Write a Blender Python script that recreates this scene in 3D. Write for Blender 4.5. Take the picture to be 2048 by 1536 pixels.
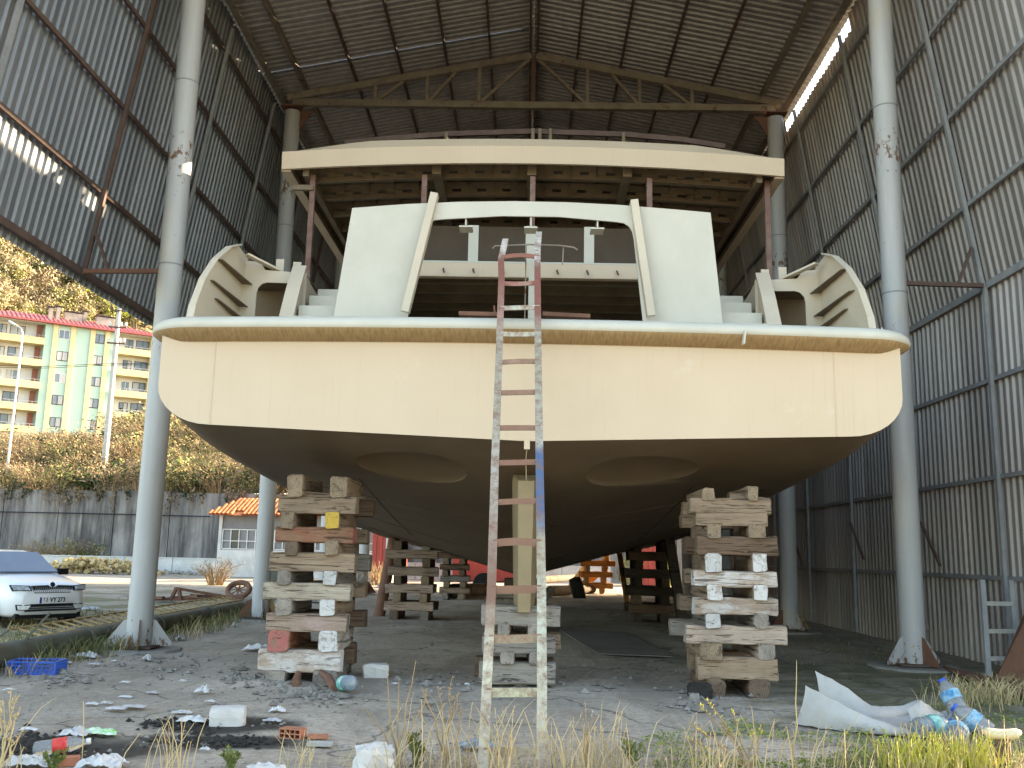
import bpy, bmesh, math, random
from mathutils import Vector, Matrix, Euler, noise as mnoise
random.seed(7)
S = bpy.context.scene
COL = S.collection
for o in list(bpy.data.objects): bpy.data.objects.remove(o)
R_ = math.radians

# ------------------------------------------------------------------ camera
F_PX, CX, CY = 1900.0, 1024.0, 768.0            # focal length and centre in photo pixels (2048 wide)
CAM_H = 1.6
yv = Vector((1050 - CX, CY - 1108, -F_PX)).normalized()
cc = -(0.021 * yv.x + yv.y) / yv.z
zv = Vector((0.021, 1, cc)).normalized()
xv = yv.cross(zv)
RC = Matrix((xv, yv, zv))                       # rows: world axes seen by the camera = camera-to-world
cam_d = bpy.data.cameras.new('camera'); cam = bpy.data.objects.new('camera', cam_d); COL.objects.link(cam)
cam_d.sensor_width = 36; cam_d.lens = 36 * F_PX / 2048
cam_d.clip_start = 0.1; cam_d.clip_end = 6000
cam.matrix_world = Matrix.Translation((0, 0, CAM_H)) @ RC.to_4x4()
S.camera = cam

def ray(x, y): return RC @ Vector((x - CX, CY - y, -F_PX))
def atz(x, y, z=0.0):
    r = ray(x, y); return Vector((0, 0, CAM_H)) + r * ((z - CAM_H) / r.z)
def atd(x, y, d):
    r = ray(x, y); return Vector((0, 0, CAM_H)) + r * (d / r.y)

# ------------------------------------------------------------------ light
SUN_AZ, SUN_EL = 61.0, 18.6                     # degrees: from +Y (into the picture) towards +X, above horizon
w = bpy.data.worlds.new('World'); S.world = w; w.use_nodes = True
nt = w.node_tree; bg = nt.nodes['Background']
sky = nt.nodes.new('ShaderNodeTexSky'); sky.sky_type = 'NISHITA'; sky.sun_disc = False
sky.sun_elevation = R_(SUN_EL); sky.sun_rotation = R_(SUN_AZ); sky.air_density = 1.0; sky.dust_density = 1.6; sky.ozone_density = 1.0
nt.links.new(sky.outputs[0], bg.inputs[0]); bg.inputs[1].default_value = 0.15
sd = bpy.data.lights.new('sun', 'SUN'); sd.energy = 4.5; sd.angle = R_(0.5); sd.color = (1.0, 0.86, 0.68)
sun = bpy.data.objects.new('sun', sd); COL.objects.link(sun)
sdir = Vector((math.sin(R_(SUN_AZ)) * math.cos(R_(SUN_EL)), math.cos(R_(SUN_AZ)) * math.cos(R_(SUN_EL)), math.sin(R_(SUN_EL))))
sun.rotation_euler = sdir.to_track_quat('Z', 'Y').to_euler(); sun.location = sdir * 60
vs = S.view_settings; vs.view_transform = 'Standard'; vs.look = 'None'; vs.gamma = 1; vs.use_curve_mapping = False
vs.exposure = 2.7
vs.use_white_balance = True; vs.white_balance_temperature = 7800; vs.white_balance_tint = 10
S.render.engine = 'CYCLES'
S.cycles.max_bounces = 7; S.cycles.diffuse_bounces = 4; S.cycles.glossy_bounces = 3; S.cycles.transparent_max_bounces = 12
S.cycles.use_denoising = True; S.cycles.caustics_reflective = False; S.cycles.caustics_refractive = False
S.cycles.sample_clamp_indirect = 6

# ------------------------------------------------------------------ materials
MATS = {}
def _n(nt, t, **kw):
    n = nt.nodes.new(t)
    for k, v in kw.items(): setattr(n, k, v)
    return n
def mixc(nt, fac, a, b, blend='MIX'):
    m = _n(nt, 'ShaderNodeMix', data_type='RGBA', blend_type=blend)
    for i, v in ((0, fac), (6, a), (7, b)):
        if isinstance(v, (float, int)): m.inputs[i].default_value = v
        elif isinstance(v, tuple): m.inputs[i].default_value = (*v, 1)
        else: nt.links.new(v, m.inputs[i])
    return m.outputs[2]
def ramp(nt, src, stops, interp='LINEAR'):
    r = _n(nt, 'ShaderNodeValToRGB'); cr = r.color_ramp; cr.interpolation = interp
    while len(cr.elements) < len(stops): cr.elements.new(0.5)
    for e, (p, c) in zip(cr.elements, stops):
        e.position = p; e.color = (c, c, c, 1) if isinstance(c, (float, int)) else (*c, 1)
    nt.links.new(src, r.inputs[0]); return r.outputs[0]
def noise(nt, vec, scale, detail=5, rough=.6, stretch=None, dist=0):
    if stretch:
        mp = _n(nt, 'ShaderNodeMapping'); mp.inputs['Scale'].default_value = stretch
        nt.links.new(vec, mp.inputs[0]); vec = mp.outputs[0]
    n = _n(nt, 'ShaderNodeTexNoise'); n.inputs['Scale'].default_value = scale
    n.inputs['Detail'].default_value = detail; n.inputs['Roughness'].default_value = rough; n.inputs['Distortion'].default_value = dist
    nt.links.new(vec, n.inputs['Vector']); return n.outputs[0]
def math_(nt, op, a, b=None, clamp=False):
    m = _n(nt, 'ShaderNodeMath', operation=op, use_clamp=clamp)
    for i, v in enumerate((a, b)):
        if v is None: continue
        if isinstance(v, (float, int)): m.inputs[i].default_value = v
        else: nt.links.new(v, m.inputs[i])
    return m.outputs[0]
def base_mat(name):
    m = bpy.data.materials.new(name); m.use_nodes = True; nt = m.node_tree
    b = nt.nodes['Principled BSDF']; MATS[name] = m
    tc = _n(nt, 'ShaderNodeTexCoord'); oi = _n(nt, 'ShaderNodeObjectInfo')
    mul = _n(nt, 'ShaderNodeVectorMath', operation='SCALE'); mul.inputs[0].default_value = (13.1, 7.7, 9.3)
    nt.links.new(oi.outputs['Random'], mul.inputs['Scale'])
    add = _n(nt, 'ShaderNodeVectorMath', operation='ADD')
    nt.links.new(tc.outputs['Object'], add.inputs[0]); nt.links.new(mul.outputs[0], add.inputs[1])
    return m, nt, b, add.outputs[0], tc.outputs['Object'], oi.outputs['Random']
def bumpit(nt, b, h, strength, dist=.02):
    bp = _n(nt, 'ShaderNodeBump'); bp.inputs['Strength'].default_value = strength; bp.inputs['Distance'].default_value = dist
    nt.links.new(h, bp.inputs['Height']); nt.links.new(bp.outputs[0], b.inputs['Normal'])
def mat(name, c1, c2=None, scale=4, rough=.7, bump=0.0, bscale=None, stretch=None, metal=0.0, rust=None, rust2=None, rand=0.0,
        spec=.3, lo=.35, hi=.65, two=False, bdist=.02, alpha=None, trans=0.0, rvar=.5):
    m, nt, b, vec, ovec, rnd = base_mat(name)
    c2 = c2 or tuple(x * .75 for x in c1)
    col = mixc(nt, ramp(nt, noise(nt, vec, scale, stretch=stretch), [(lo, 0.0), (hi, 1.0)]), c1, c2)
    for ru in (rust, rust2):
        if ru:
            th, rc, rs = ru[:3]; st = ru[3] if len(ru) > 3 else None
            f = ramp(nt, noise(nt, vec, rs, 8, .7, stretch=st), [(th, 0.0), (min(th + .08, 1), 1.0)])
            rcol = mixc(nt, noise(nt, vec, rs * 4), rc, tuple(x * rvar for x in rc))
            col = mixc(nt, f, col, rcol)
    if rand:
        k = math_(nt, 'ADD', math_(nt, 'MULTIPLY', rnd, 2 * rand), 1 - rand)
        cm = _n(nt, 'ShaderNodeVectorMath', operation='SCALE'); nt.links.new(col, cm.inputs[0]); nt.links.new(k, cm.inputs['Scale']); col = cm.outputs[0]
    nt.links.new(col, b.inputs['Base Color'])
    b.inputs['Roughness'].default_value = rough; b.inputs['Metallic'].default_value = metal
    b.inputs['Specular IOR Level'].default_value = spec
    if trans: b.inputs['Transmission Weight'].default_value = trans
    if alpha is not None: b.inputs['Alpha'].default_value = alpha
    if bump: bumpit(nt, b, noise(nt, vec, bscale or scale * 3, 8, .65, stretch=stretch), bump, bdist)
    return m

RUST = (.16, .06, .025)
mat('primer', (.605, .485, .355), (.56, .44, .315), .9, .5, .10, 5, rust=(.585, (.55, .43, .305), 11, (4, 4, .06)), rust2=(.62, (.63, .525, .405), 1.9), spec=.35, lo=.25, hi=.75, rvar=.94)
mat('primer_mid', (.56, .49, .385), (.50, .435, .34), 1.2, .5, .10, 5, rust=(.68, (.40, .32, .22), 3), rust2=(.70, (.58, .57, .52), 3), spec=.35, rvar=.8)
mat('primer_grey', (.54, .52, .45), (.49, .475, .405), 2.0, .55, .06, 9, rust=(.66, (.49, .46, .375), 2.2), rust2=(.68, (.57, .55, .49), 1.4), spec=.35, rvar=.9)  # greyer copy of primer; the bulkhead's sky light is put into its colour
mat('primer_shaded', (.17, .125, .082), (.135, .098, .065), 1.2, .6, .12, 6, rust=(.68, (.10, .07, .045), 3), spec=.3)  # dark copy of primer; shade under hull and in bulwark boxes painted in
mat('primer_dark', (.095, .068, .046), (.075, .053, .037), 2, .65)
mat('primer_tan', (.31, .235, .135), (.25, .185, .105), 2, .6, .12, 6, rust=(.68, (.22, .15, .09), 3), spec=.3)
mat('rail_stain', (.42, .30, .165), (.29, .195, .10), 2.5, .6, .1, 9, stretch=(14, 3, 1.5), spec=.3)
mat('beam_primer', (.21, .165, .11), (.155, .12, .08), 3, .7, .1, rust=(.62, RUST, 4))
mat('post_rust', (.17, .09, .075), (.24, .16, .13), 5, .7, .15, rust=(.6, RUST, 7))
mat('post_green', (.15, .22, .20), (.11, .16, .15), 5, .6, .1, rust=(.66, RUST, 7))
def column_mat():
    m, nt, b, vec, ovec, rnd = base_mat('column_paint')
    sx = _n(nt, 'ShaderNodeSeparateXYZ'); nt.links.new(ovec, sx.inputs[0]); z = sx.outputs[2]; zr = math_(nt, 'ADD', z, math_(nt, 'SUBTRACT', math_(nt, 'MULTIPLY', rnd, 2.4), 1.2))
    col = mixc(nt, ramp(nt, noise(nt, vec, 1.6, 6, .65, stretch=(2, 2, .3)), [(.3, 0.0), (.7, 1.0)]), (.47, .475, .475), (.37, .375, .38))
    col = mixc(nt, ramp(nt, noise(nt, vec, 1.1, 4, .5, stretch=(1, 1, .5)), [(.62, 0.0), (.72, .5)]), col, (.47, .43, .32))
    n1 = noise(nt, vec, 9, 8, .75, stretch=(1, 1, .6))
    near = math_(nt, 'MAXIMUM', math_(nt, 'SUBTRACT', .16, math_(nt, 'MULTIPLY', math_(nt, 'ABSOLUTE', math_(nt, 'SUBTRACT', zr, 9.3)), .22)), math_(nt, 'SUBTRACT', .10, math_(nt, 'MULTIPLY', math_(nt, 'ABSOLUTE', math_(nt, 'SUBTRACT', zr, 6.05)), .30)))
    near = math_(nt, 'MAXIMUM', math_(nt, 'MAXIMUM', near, 0.0), math_(nt, 'SUBTRACT', .17, math_(nt, 'MULTIPLY', z, .30)))
    f = ramp(nt, math_(nt, 'ADD', n1, near), [(.655, 0.0), (.70, 1.0)])
    col = mixc(nt, f, col, mixc(nt, noise(nt, vec, 30), (.22, .115, .06), (.11, .06, .04)))
    f2 = ramp(nt, noise(nt, vec, 5, 7, .7, stretch=(3, 3, .25)), [(.66, 0.0), (.74, .6)])
    col = mixc(nt, f2, col, (.24, .19, .15))
    nt.links.new(col, b.inputs['Base Color']); b.inputs['Roughness'].default_value = .5; b.inputs['Specular IOR Level'].default_value = .4
    bumpit(nt, b, n1, .2, .01)
column_mat()
mat('galvanised', (.235, .25, .272), (.155, .168, .185), 1.3, .48, .1, 12, stretch=(4, 4, .25), metal=.35, rust=(.72, (.24, .245, .25), 2, (6, 6, .4)), rust2=(.69, (.13, .095, .075), 1.1, (5, 5, .3)), rand=.24, spec=.5)
mat('galvanised_lit', (.325, .30, .285), (.225, .207, .196), 1.3, .5, .1, 12, stretch=(4, 4, .25), metal=.2, rust=(.72, (.36, .36, .36), 2, (6, 6, .4)), rust2=(.69, (.15, .11, .085), 1.1, (5, 5, .3)), rand=.22, spec=.45)  # lighter, warmer copy of galvanised; light on the right wall is in its colour
mat('galvanised_roof', (.31, .31, .31), (.23, .23, .235), 1.3, .5, .1, 12, stretch=(4, .25, 4), metal=.15, rust=(.70, (.19, .12, .08), 1.2), rand=.16, spec=.4)
mat('steel_tan', (.25, .22, .18), (.18, .155, .125), 3, .75, .15, rust=(.58, RUST, 5))
mat('steel_brown', (.13, .085, .07), (.09, .06, .05), 4, .75, .15, rust=(.6, RUST, 6))
mat('steel_grey', (.30, .31, .32), (.23, .24, .25), 4, .6, .12, rust=(.68, RUST, 6))
mat('rust_plate', (.20, .10, .065), (.13, .065, .045), 3, .8, .2, rust=(.62, (.27, .15, .09), 5))
mat('plate_dark', (.20, .185, .165), (.15, .135, .12), 2, .8, .2, rust=(.62, (.17, .12, .09), 3))
mat('concrete', (.30, .285, .255), (.22, .205, .18), 3, .9, .3, 20)
mat('white_wall', (.66, .66, .64), (.50, .50, .48), 1.5, .9, .1, rust=(.66, (.28, .27, .25), 1.2, (2, 2, .3)))
mat('red_paint', (.34, .06, .05), (.27, .045, .04), 2, .5, .1, rust=(.70, (.22, .04, .03), 3))
mat('tile_orange', (.62, .20, .075), (.50, .145, .055), 5, .8, .1, rand=.18)
mat('roof_red', (.42, .12, .12), (.34, .09, .10), 1, .7)
mat('yellow_wall', (.70, .58, .34), (.63, .51, .29), .4, .9, rust=(.62, (.58, .42, .26), .8))
mat('green_wall', (.43, .57, .49), (.38, .52, .45), .4, .9, rust=(.62, (.48, .60, .40), .5))
mat('white_plaster', (.72, .70, .68), (.64, .62, .60), .6, .9)
mat('pink_wall', (.66, .36, .28), (.60, .32, .25), .6, .9)
mat('brick_wall_paint', (.36, .14, .10), (.28, .11, .08), 2, .9)
mat('window_frame_dark', (.06, .045, .05), rough=.5)
mat('window_frame_white', (.75, .75, .74), rough=.5)
mat('curtain', (.55, .54, .53), (.36, .36, .37), 2.5, .9, stretch=(1, 1, .1))
mat('chimney', (.36, .33, .30), (.25, .23, .21), 3, .9)
mat('pole_concrete', (.46, .45, .42), (.38, .37, .34), 4, .85)
mat('lamp_metal', (.55, .56, .56), rough=.4, metal=.4)
mat('wire', (.02, .02, .02), rough=.6)
mat('soil', (.20, .165, .115), (.13, .105, .07), 1.5, .95, .3)
mat('hill_soil', (.18, .16, .095), (.13, .115, .07), .12, .95)
mat('bark', (.14, .105, .075), (.09, .07, .05), 10, .9, .3)
mat('twig', (.34, .24, .13), (.24, .165, .09), 6, .9)
for nm, a, b_ in (('leaf_ochre', (.42, .36, .215), (.31, .255, .15)), ('leaf_green', (.085, .115, .035), (.05, .075, .025)), ('leaf_olive', (.27, .26, .11), (.19, .185, .07)),  # ochre leaves lightened; pale haze of the hill put into their colour
                  ('leaf_brown', (.32, .25, .17), (.23, .175, .115)), ('leaf_lime', (.30, .34, .06), (.22, .27, .05)), ('leaf_dark', (.045, .065, .025), (.03, .045, .02))):
    mat(nm, a, b_, 1.3, .8, rand=.22, spec=.15)
mat('straw', (.52, .41, .23), (.38, .29, .15), 3, .8, rand=.0, spec=.2)
mat('straw_grey', (.36, .31, .22), (.24, .20, .14), 3, .85, spec=.2)
mat('weed_green', (.13, .16, .045), (.09, .115, .035), 6, .7, spec=.2)
mat('grass_dull', (.12, .15, .05), (.17, .15, .07), 3, .8, spec=.2)
mat('grass_lime', (.30, .33, .05), (.42, .38, .10), 3, .7, spec=.2)
mat('bud_yellow', (.58, .50, .06), (.46, .42, .05), 8, .6)
mat('char', (.018, .017, .016), (.04, .037, .033), 9, .95, .5)
mat('stone', (.33, .31, .28), (.22, .21, .19), 6, .9, .3, rand=.3)
mat('foam_white', (.60, .59, .565), (.50, .485, .46), 5, .9, .35, 22, rust=(.60, (.30, .27, .23), 4), rvar=.8)
mat('plastic_white', (.56, .56, .555), (.44, .44, .44), 7, .6, .15, rust=(.60, (.34, .30, .25), 9), rand=.18, rvar=.8)
mat('plastic_blue', (.02, .10, .46), (.015, .08, .38), 3, .4, spec=.4)
mat('plastic_green', (.16, .52, .12), (.70, .74, .68), 14, .45)
mat('label_blue', (.03, .18, .36), (.30, .50, .60), 14, .4)
mat('label_teal', (.02, .30, .26), (.40, .62, .58), 14, .4)
mat('label_red', (.52, .02, .025), (.64, .10, .08), 22, .4)
mat('cap_blue', (.02, .10, .50), rough=.4)
mat('cap_white', (.7, .7, .68), rough=.4)
mat('bottle_clear', (.80, .84, .86), (.74, .79, .82), 9, .08, .25, 14, spec=.5, trans=.78)
mat('bottle_tint', (.55, .72, .86), (.48, .68, .84), 9, .08, .25, 14, spec=.5, trans=.72)
mat('clay_brick', (.46, .19, .11), (.38, .15, .09), 8, .9, .2)
mat('fibre_sheet', (.44, .43, .41), (.35, .34, .32), 2.5, .85, .3, 14, rust=(.57, (.31, .285, .23), 3), rust2=(.66, (.20, .185, .16), 7), rvar=.75)
mat('cream_pad', (.60, .55, .38), (.52, .46, .30), 4, .7, .2)
mat('mast_green', (.105, .105, .08), (.065, .07, .05), 3, .7, .2, rust=(.56, (.15, .095, .06), 3))
mat('ladder_yellow', (.42, .30, .14), (.30, .20, .09), 5, .7, .1, rust=(.56, RUST, 6))
mat('car_white', (.78, .79, .80), (.76, .77, .79), .8, .22, spec=.55)
mat('car_black', (.012, .012, .013), rough=.4)
mat('tyre', (.02, .02, .02), (.03, .03, .03), 8, .85)
mat('rim', (.42, .43, .44), rough=.3, metal=.8)
mat('lamp_glass', (.42, .44, .46), (.20, .21, .22), 16, .12, spec=.6)
mat('fog_glass', (.75, .77, .78), (.55, .57, .58), 20, .15, spec=.6)
mat('car_glass', (.13, .17, .23), (.10, .135, .19), 1.2, .05, spec=.7)
mat('plate_white', (.80, .80, .80), rough=.5)
mat('plate_blue', (.01, .05, .32), rough=.5)
mat('ink_black', (.01, .01, .01), rough=.6)
mat('chrome', (.6, .6, .6), rough=.15, metal=.9)
mat('dark_glass', (.03, .04, .05), (.05, .06, .07), 1, .12, spec=.5)
mat('window_glass', (.10, .13, .17), (.18, .22, .27), .35, .12, spec=.5)
mat('panel_grey', (.24, .245, .25), (.20, .205, .21), 2, .8)
mat('paint_green_panel', (.08, .22, .11), rough=.7)
mat('moss_board', (.44, .44, .42), (.34, .33, .30), 6, .85, .1)

def wood(name, c1, c2, paint=None, pth=.45, pscale=3, rand=.18, end=None):
    """timber: grain runs along local x; optional worn paint"""
    m, nt, b, vec, ovec, rnd = base_mat(name)
    g = noise(nt, vec, 3, 6, .65, stretch=(.5, 7, 7), dist=.4)
    col = mixc(nt, ramp(nt, g, [(.3, 0.0), (.7, 1.0)]), c1, c2)
    crack = ramp(nt, noise(nt, vec, 4, 4, .6, stretch=(.3, 9, 9), dist=1.0), [(.36, 1.0), (.42, 0.0)])
    col = mixc(nt, math_(nt, 'MULTIPLY', crack, .85), col, tuple(x * .25 for x in c2))
    grime = ramp(nt, noise(nt, vec, 2.2, 6, .7), [(.45, 0.0), (.75, 1.0)])
    col = mixc(nt, math_(nt, 'MULTIPLY', grime, .45), col, (.10, .075, .055))
    if paint:
        f = math_(nt, 'MULTIPLY', ramp(nt, noise(nt, vec, pscale, 10, .78, stretch=(.6, 1.6, 1.6)), [(pth, 0.0), (pth + .16, 1.0)]), math_(nt, 'SUBTRACT', 1.0, math_(nt, 'MULTIPLY', crack, .8)))
        col = mixc(nt, f, col, mixc(nt, noise(nt, vec, 9), paint, tuple(x * .72 for x in paint)))
    k = math_(nt, 'ADD', math_(nt, 'MULTIPLY', rnd, 2 * rand), 1 - rand)
    cm = _n(nt, 'ShaderNodeVectorMath', operation='SCALE'); nt.links.new(col, cm.inputs[0]); nt.links.new(k, cm.inputs['Scale'])
    nt.links.new(cm.outputs[0], b.inputs['Base Color']); b.inputs['Roughness'].default_value = .88; b.inputs['Specular IOR Level'].default_value = .15
    bumpit(nt, b, math_(nt, 'SUBTRACT', g, math_(nt, 'MULTIPLY', crack, .6)), .8, .02)
def endgrain(name, c1, c2, paint=None):
    m, nt, b, vec, ovec, rnd = base_mat(name)
    sx = _n(nt, 'ShaderNodeSeparateXYZ'); nt.links.new(ovec, sx.inputs[0])
    cb = _n(nt, 'ShaderNodeCombineXYZ'); nt.links.new(sx.outputs[1], cb.inputs[1]); nt.links.new(sx.outputs[2], cb.inputs[2])
    wv = _n(nt, 'ShaderNodeTexWave', wave_type='RINGS', rings_direction='X'); wv.inputs['Scale'].default_value = 16; wv.inputs['Distortion'].default_value = 5; wv.inputs['Detail'].default_value = 3
    nt.links.new(cb.outputs[0], wv.inputs[0])
    col = mixc(nt, wv.outputs[1], c1, c2)
    n1 = noise(nt, vec, 6, 6, .7)
    col = mixc(nt, ramp(nt, n1, [(.4, 0.0), (.75, .7)]), col, (.085, .065, .05))
    if paint:
        f = ramp(nt, noise(nt, vec, 5, 8, .7), [(.36, 0.0), (.46, 1.0)])
        col = mixc(nt, f, col, mixc(nt, noise(nt, vec, 9), paint, tuple(x * .75 for x in paint)))
    ck = ramp(nt, noise(nt, vec, 3.5, 3, .5, dist=2.5), [(.485, 0.0), (.5, 1.0), (.515, 0.0)])
    col = mixc(nt, math_(nt, 'MULTIPLY', ck, .85), col, (.03, .025, .02))
    k = math_(nt, 'ADD', math_(nt, 'MULTIPLY', rnd, .3), .85)
    cm = _n(nt, 'ShaderNodeVectorMath', operation='SCALE'); nt.links.new(col, cm.inputs[0]); nt.links.new(k, cm.inputs['Scale'])
    nt.links.new(cm.outputs[0], b.inputs['Base Color']); b.inputs['Roughness'].default_value = .9; b.inputs['Specular IOR Level'].default_value = .12
    bumpit(nt, b, n1, .5, .015)
wood('wood_tan', (.32, .235, .165), (.20, .14, .095)); wood('wood_grey', (.27, .24, .205), (.17, .15, .13)); wood('wood_brown', (.19, .125, .085), (.11, .07, .05))
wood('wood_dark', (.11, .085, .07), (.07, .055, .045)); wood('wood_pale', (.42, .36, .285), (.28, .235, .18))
wood('wood_white', (.40, .31, .24), (.30, .22, .17), (.60, .58, .56), .44); wood('wood_pink', (.40, .30, .23), (.30, .22, .17), (.55, .38, .35), .5)
wood('wood_red', (.33, .19, .12), (.24, .13, .08), (.33, .115, .07), .46); wood('wood_mint', (.38, .30, .24), (.28, .22, .18), (.52, .66, .64), .56, 2)
wood('wood_orange_lit', (.42, .20, .07), (.32, .14, .045)); wood('plank_pale', (.55, .46, .33), (.46, .37, .25))  # orange wood: glow of the low sun put into the timber colour
endgrain('end_tan', (.33, .25, .17), (.20, .145, .10)); endgrain('end_grey', (.33, .29, .25), (.24, .21, .18)); endgrain('end_brown', (.20, .14, .10), (.13, .09, .065))
endgrain('end_white', (.36, .29, .24), (.27, .21, .17), (.60, .585, .57)); endgrain('end_red', (.32, .2, .15), (.25, .15, .11), (.38, .13, .115)); endgrain('end_yellow', (.38, .28, .18), (.28, .2, .13), (.58, .38, .08))
endgrain('end_dark', (.09, .075, .06), (.06, .05, .04)); endgrain('end_orange_lit', (.40, .20, .08), (.30, .14, .05))

def ladder_mat(name, stops, rth=.50):
    """paint by height along the ladder, rust breaking through"""
    m, nt, b, vec, ovec, rnd = base_mat(name)
    sx = _n(nt, 'ShaderNodeSeparateXYZ'); nt.links.new(ovec, sx.inputs[0])
    z = math_(nt, 'ADD', math_(nt, 'DIVIDE', sx.outputs[2], 5.6), math_(nt, 'MULTIPLY', math_(nt, 'SUBTRACT', noise(nt, vec, 5), .5), .09))
    col = ramp(nt, z, stops)
    n1 = noise(nt, vec, 9, 10, .8)
    f = ramp(nt, n1, [(rth - .04, 0.0), (rth + .14, .9)])
    col = mixc(nt, f, col, mixc(nt, noise(nt, vec, 25), (.24, .125, .08), (.14, .075, .05)))
    f2 = ramp(nt, noise(nt, vec, 16, 5, .6), [(.70, 0.0), (.73, 1.0)])
    col = mixc(nt, f2, col, (.50, .47, .41))
    nt.links.new(col, b.inputs['Base Color']); b.inputs['Roughness'].default_value = .65
    bumpit(nt, b, n1, .35, .006)
PALE, MINT, RU, BL, RD = (.40, .35, .26), (.35, .325, .255), (.19, .10, .065), (.045, .11, .22), (.23, .075, .055)
ladder_mat('ladder_left', [(0, PALE), (.13, (.50, .48, .36)), (.22, RU), (.42, (.36, .33, .28)), (.5, MINT), (.72, MINT), (.78, (.36, .2, .16)), (.90, RD), (.955, RD), (.98, (.55, .50, .45))], .475)
ladder_mat('ladder_right', [(0, PALE), (.2, (.42, .44, .34)), (.3, (.32, .28, .2)), (.36, BL), (.45, BL), (.49, (.36, .34, .28)), (.6, MINT), (.74, MINT), (.79, RD), (.93, RD), (.96, (.60, .55, .53)), (1, (.52, .49, .45))], .48)
ladder_mat('ladder_rung', [(0, PALE), (.10, (.44, .45, .32)), (.2, RU), (.5, (.22, .12, .085)), (.68, (.30, .20, .15)), (.73, (.48, .48, .40)), (.82, (.46, .46, .40)), (.88, (.30, .10, .08)), (1, RD)], .46)

def ground_mat():
    m = bpy.data.materials.new('dirt_ground'); m.use_nodes = True; nt = m.node_tree; b = nt.nodes['Principled BSDF']; MATS['dirt_ground'] = m
    g = _n(nt, 'ShaderNodeNewGeometry'); P = g.outputs['Position']
    n_big = noise(nt, P, .35, 6, .6); n_mid = noise(nt, P, 1.8, 7, .65); n_fine = noise(nt, P, 14, 6, .7)
    col = mixc(nt, ramp(nt, n_mid, [(.3, 0.0), (.7, 1.0)]), (.53, .46, .375), (.43, .37, .30))
    col = mixc(nt, ramp(nt, n_big, [(.42, 0.0), (.62, .75)]), col, (.28, .24, .195))
    col = mixc(nt, ramp(nt, n_fine, [(.35, .55), (.6, 0.0)]), col, (.15, .13, .105))
    vo = _n(nt, 'ShaderNodeTexVoronoi'); vo.inputs['Scale'].default_value = 24; nt.links.new(P, vo.inputs['Vector'])
    peb = ramp(nt, vo.outputs['Distance'], [(.16, 1.0), (.26, 0.0)])
    pm = math_(nt, 'MULTIPLY', peb, ramp(nt, noise(nt, P, 2.4, 3), [(.52, 0.0), (.62, .8)]))
    col = mixc(nt, pm, col, (.30, .285, .26))
    sp = _n(nt, 'ShaderNodeSeparateXYZ'); nt.links.new(P, sp.inputs[0]); X, Y = sp.outputs[0], sp.outputs[1]
    wob = math_(nt, 'MULTIPLY', math_(nt, 'SUBTRACT', noise(nt, P, .9, 5), .5), 5.0)
    def sm(v, a, c):                                 # 0 at a, 1 at c
        r = _n(nt, 'ShaderNodeMapRange', interpolation_type='SMOOTHSTEP')
        nt.links.new(v, r.inputs[0]); r.inputs[1].default_value = a; r.inputs[2].default_value = c; return r.outputs[0]
    mul = lambda a, c: math_(nt, 'MULTIPLY', a, c)
    tr = ramp(nt, noise(nt, P, .55, 7, .7, stretch=(1.6, .5, 1), dist=.6), [(.50, 0.0), (.60, .65)])
    col = mixc(nt, tr, col, (.225, .19, .15))
    dk = ramp(nt, noise(nt, P, 3.2, 8, .75), [(.56, 0.0), (.66, .7)])
    col = mixc(nt, dk, col, (.18, .155, .12))
    fl = ramp(nt, noise(nt, P, 40, 3, .6), [(.60, 0.0), (.68, .6)])
    col = mixc(nt, fl, col, (.42, .39, .34))
    cv = _n(nt, 'ShaderNodeTexVoronoi', feature='DISTANCE_TO_EDGE'); cv.inputs['Scale'].default_value = .42
    wp = _n(nt, 'ShaderNodeVectorMath', operation='ADD'); nz = _n(nt, 'ShaderNodeTexNoise'); nz.inputs['Scale'].default_value = 1.4; nz.inputs['Detail'].default_value = 6
    nt.links.new(P, nz.inputs['Vector']); nt.links.new(P, wp.inputs[0]); nt.links.new(nz.outputs['Color'], wp.inputs[1]); nt.links.new(wp.outputs[0], cv.inputs['Vector'])
    ck = ramp(nt, cv.outputs['Distance'], [(.004, .75), (.012, 0.0)])
    col = mixc(nt, ck, col, (.10, .085, .07))
    # moss on the right of the slab, thicker towards the front
    ms = mul(sm(math_(nt, 'ADD', X, wob), 2.2, 3.6), mul(sm(math_(nt, 'ADD', Y, wob), 19, 14), ramp(nt, n_mid, [(.35, .35), (.6, 1.0)])))
    col = mixc(nt, math_(nt, 'MULTIPLY', ms, .8), col, mixc(nt, n_fine, (.095, .10, .035), (.055, .055, .025)))
    # grass-stained lot on the left
    gl = mul(sm(math_(nt, 'ADD', X, mul(wob, .6)), -6.6, -8.2), ramp(nt, noise(nt, P, .5, 6), [(.42, 0.0), (.58, .8)]))
    gl = mul(gl, sm(Y, 46, 30))
    col = mixc(nt, gl, col, mixc(nt, n_fine, (.10, .115, .04), (.15, .14, .07)))
    # burnt rubbish
    def spot(cx, cy, rx, ry):
        dx = math_(nt, 'DIVIDE', math_(nt, 'SUBTRACT', X, cx), rx); dy = math_(nt, 'DIVIDE', math_(nt, 'SUBTRACT', Y, cy), ry)
        d = math_(nt, 'ADD', mul(dx, dx), mul(dy, dy))
        return sm(math_(nt, 'ADD', d, mul(wob, .5)), 1.25, .35)
    bs = math_(nt, 'MAXIMUM', math_(nt, 'MAXIMUM', spot(-3.55, 7.9, .95, .55), spot(-2.75, 9.1, .75, .5)), spot(-2.55, 8.35, .95, .3))
    col = mixc(nt, math_(nt, 'MULTIPLY', bs, .92), col, mixc(nt, n_fine, (.012, .011, .01), (.045, .042, .038)))
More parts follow.
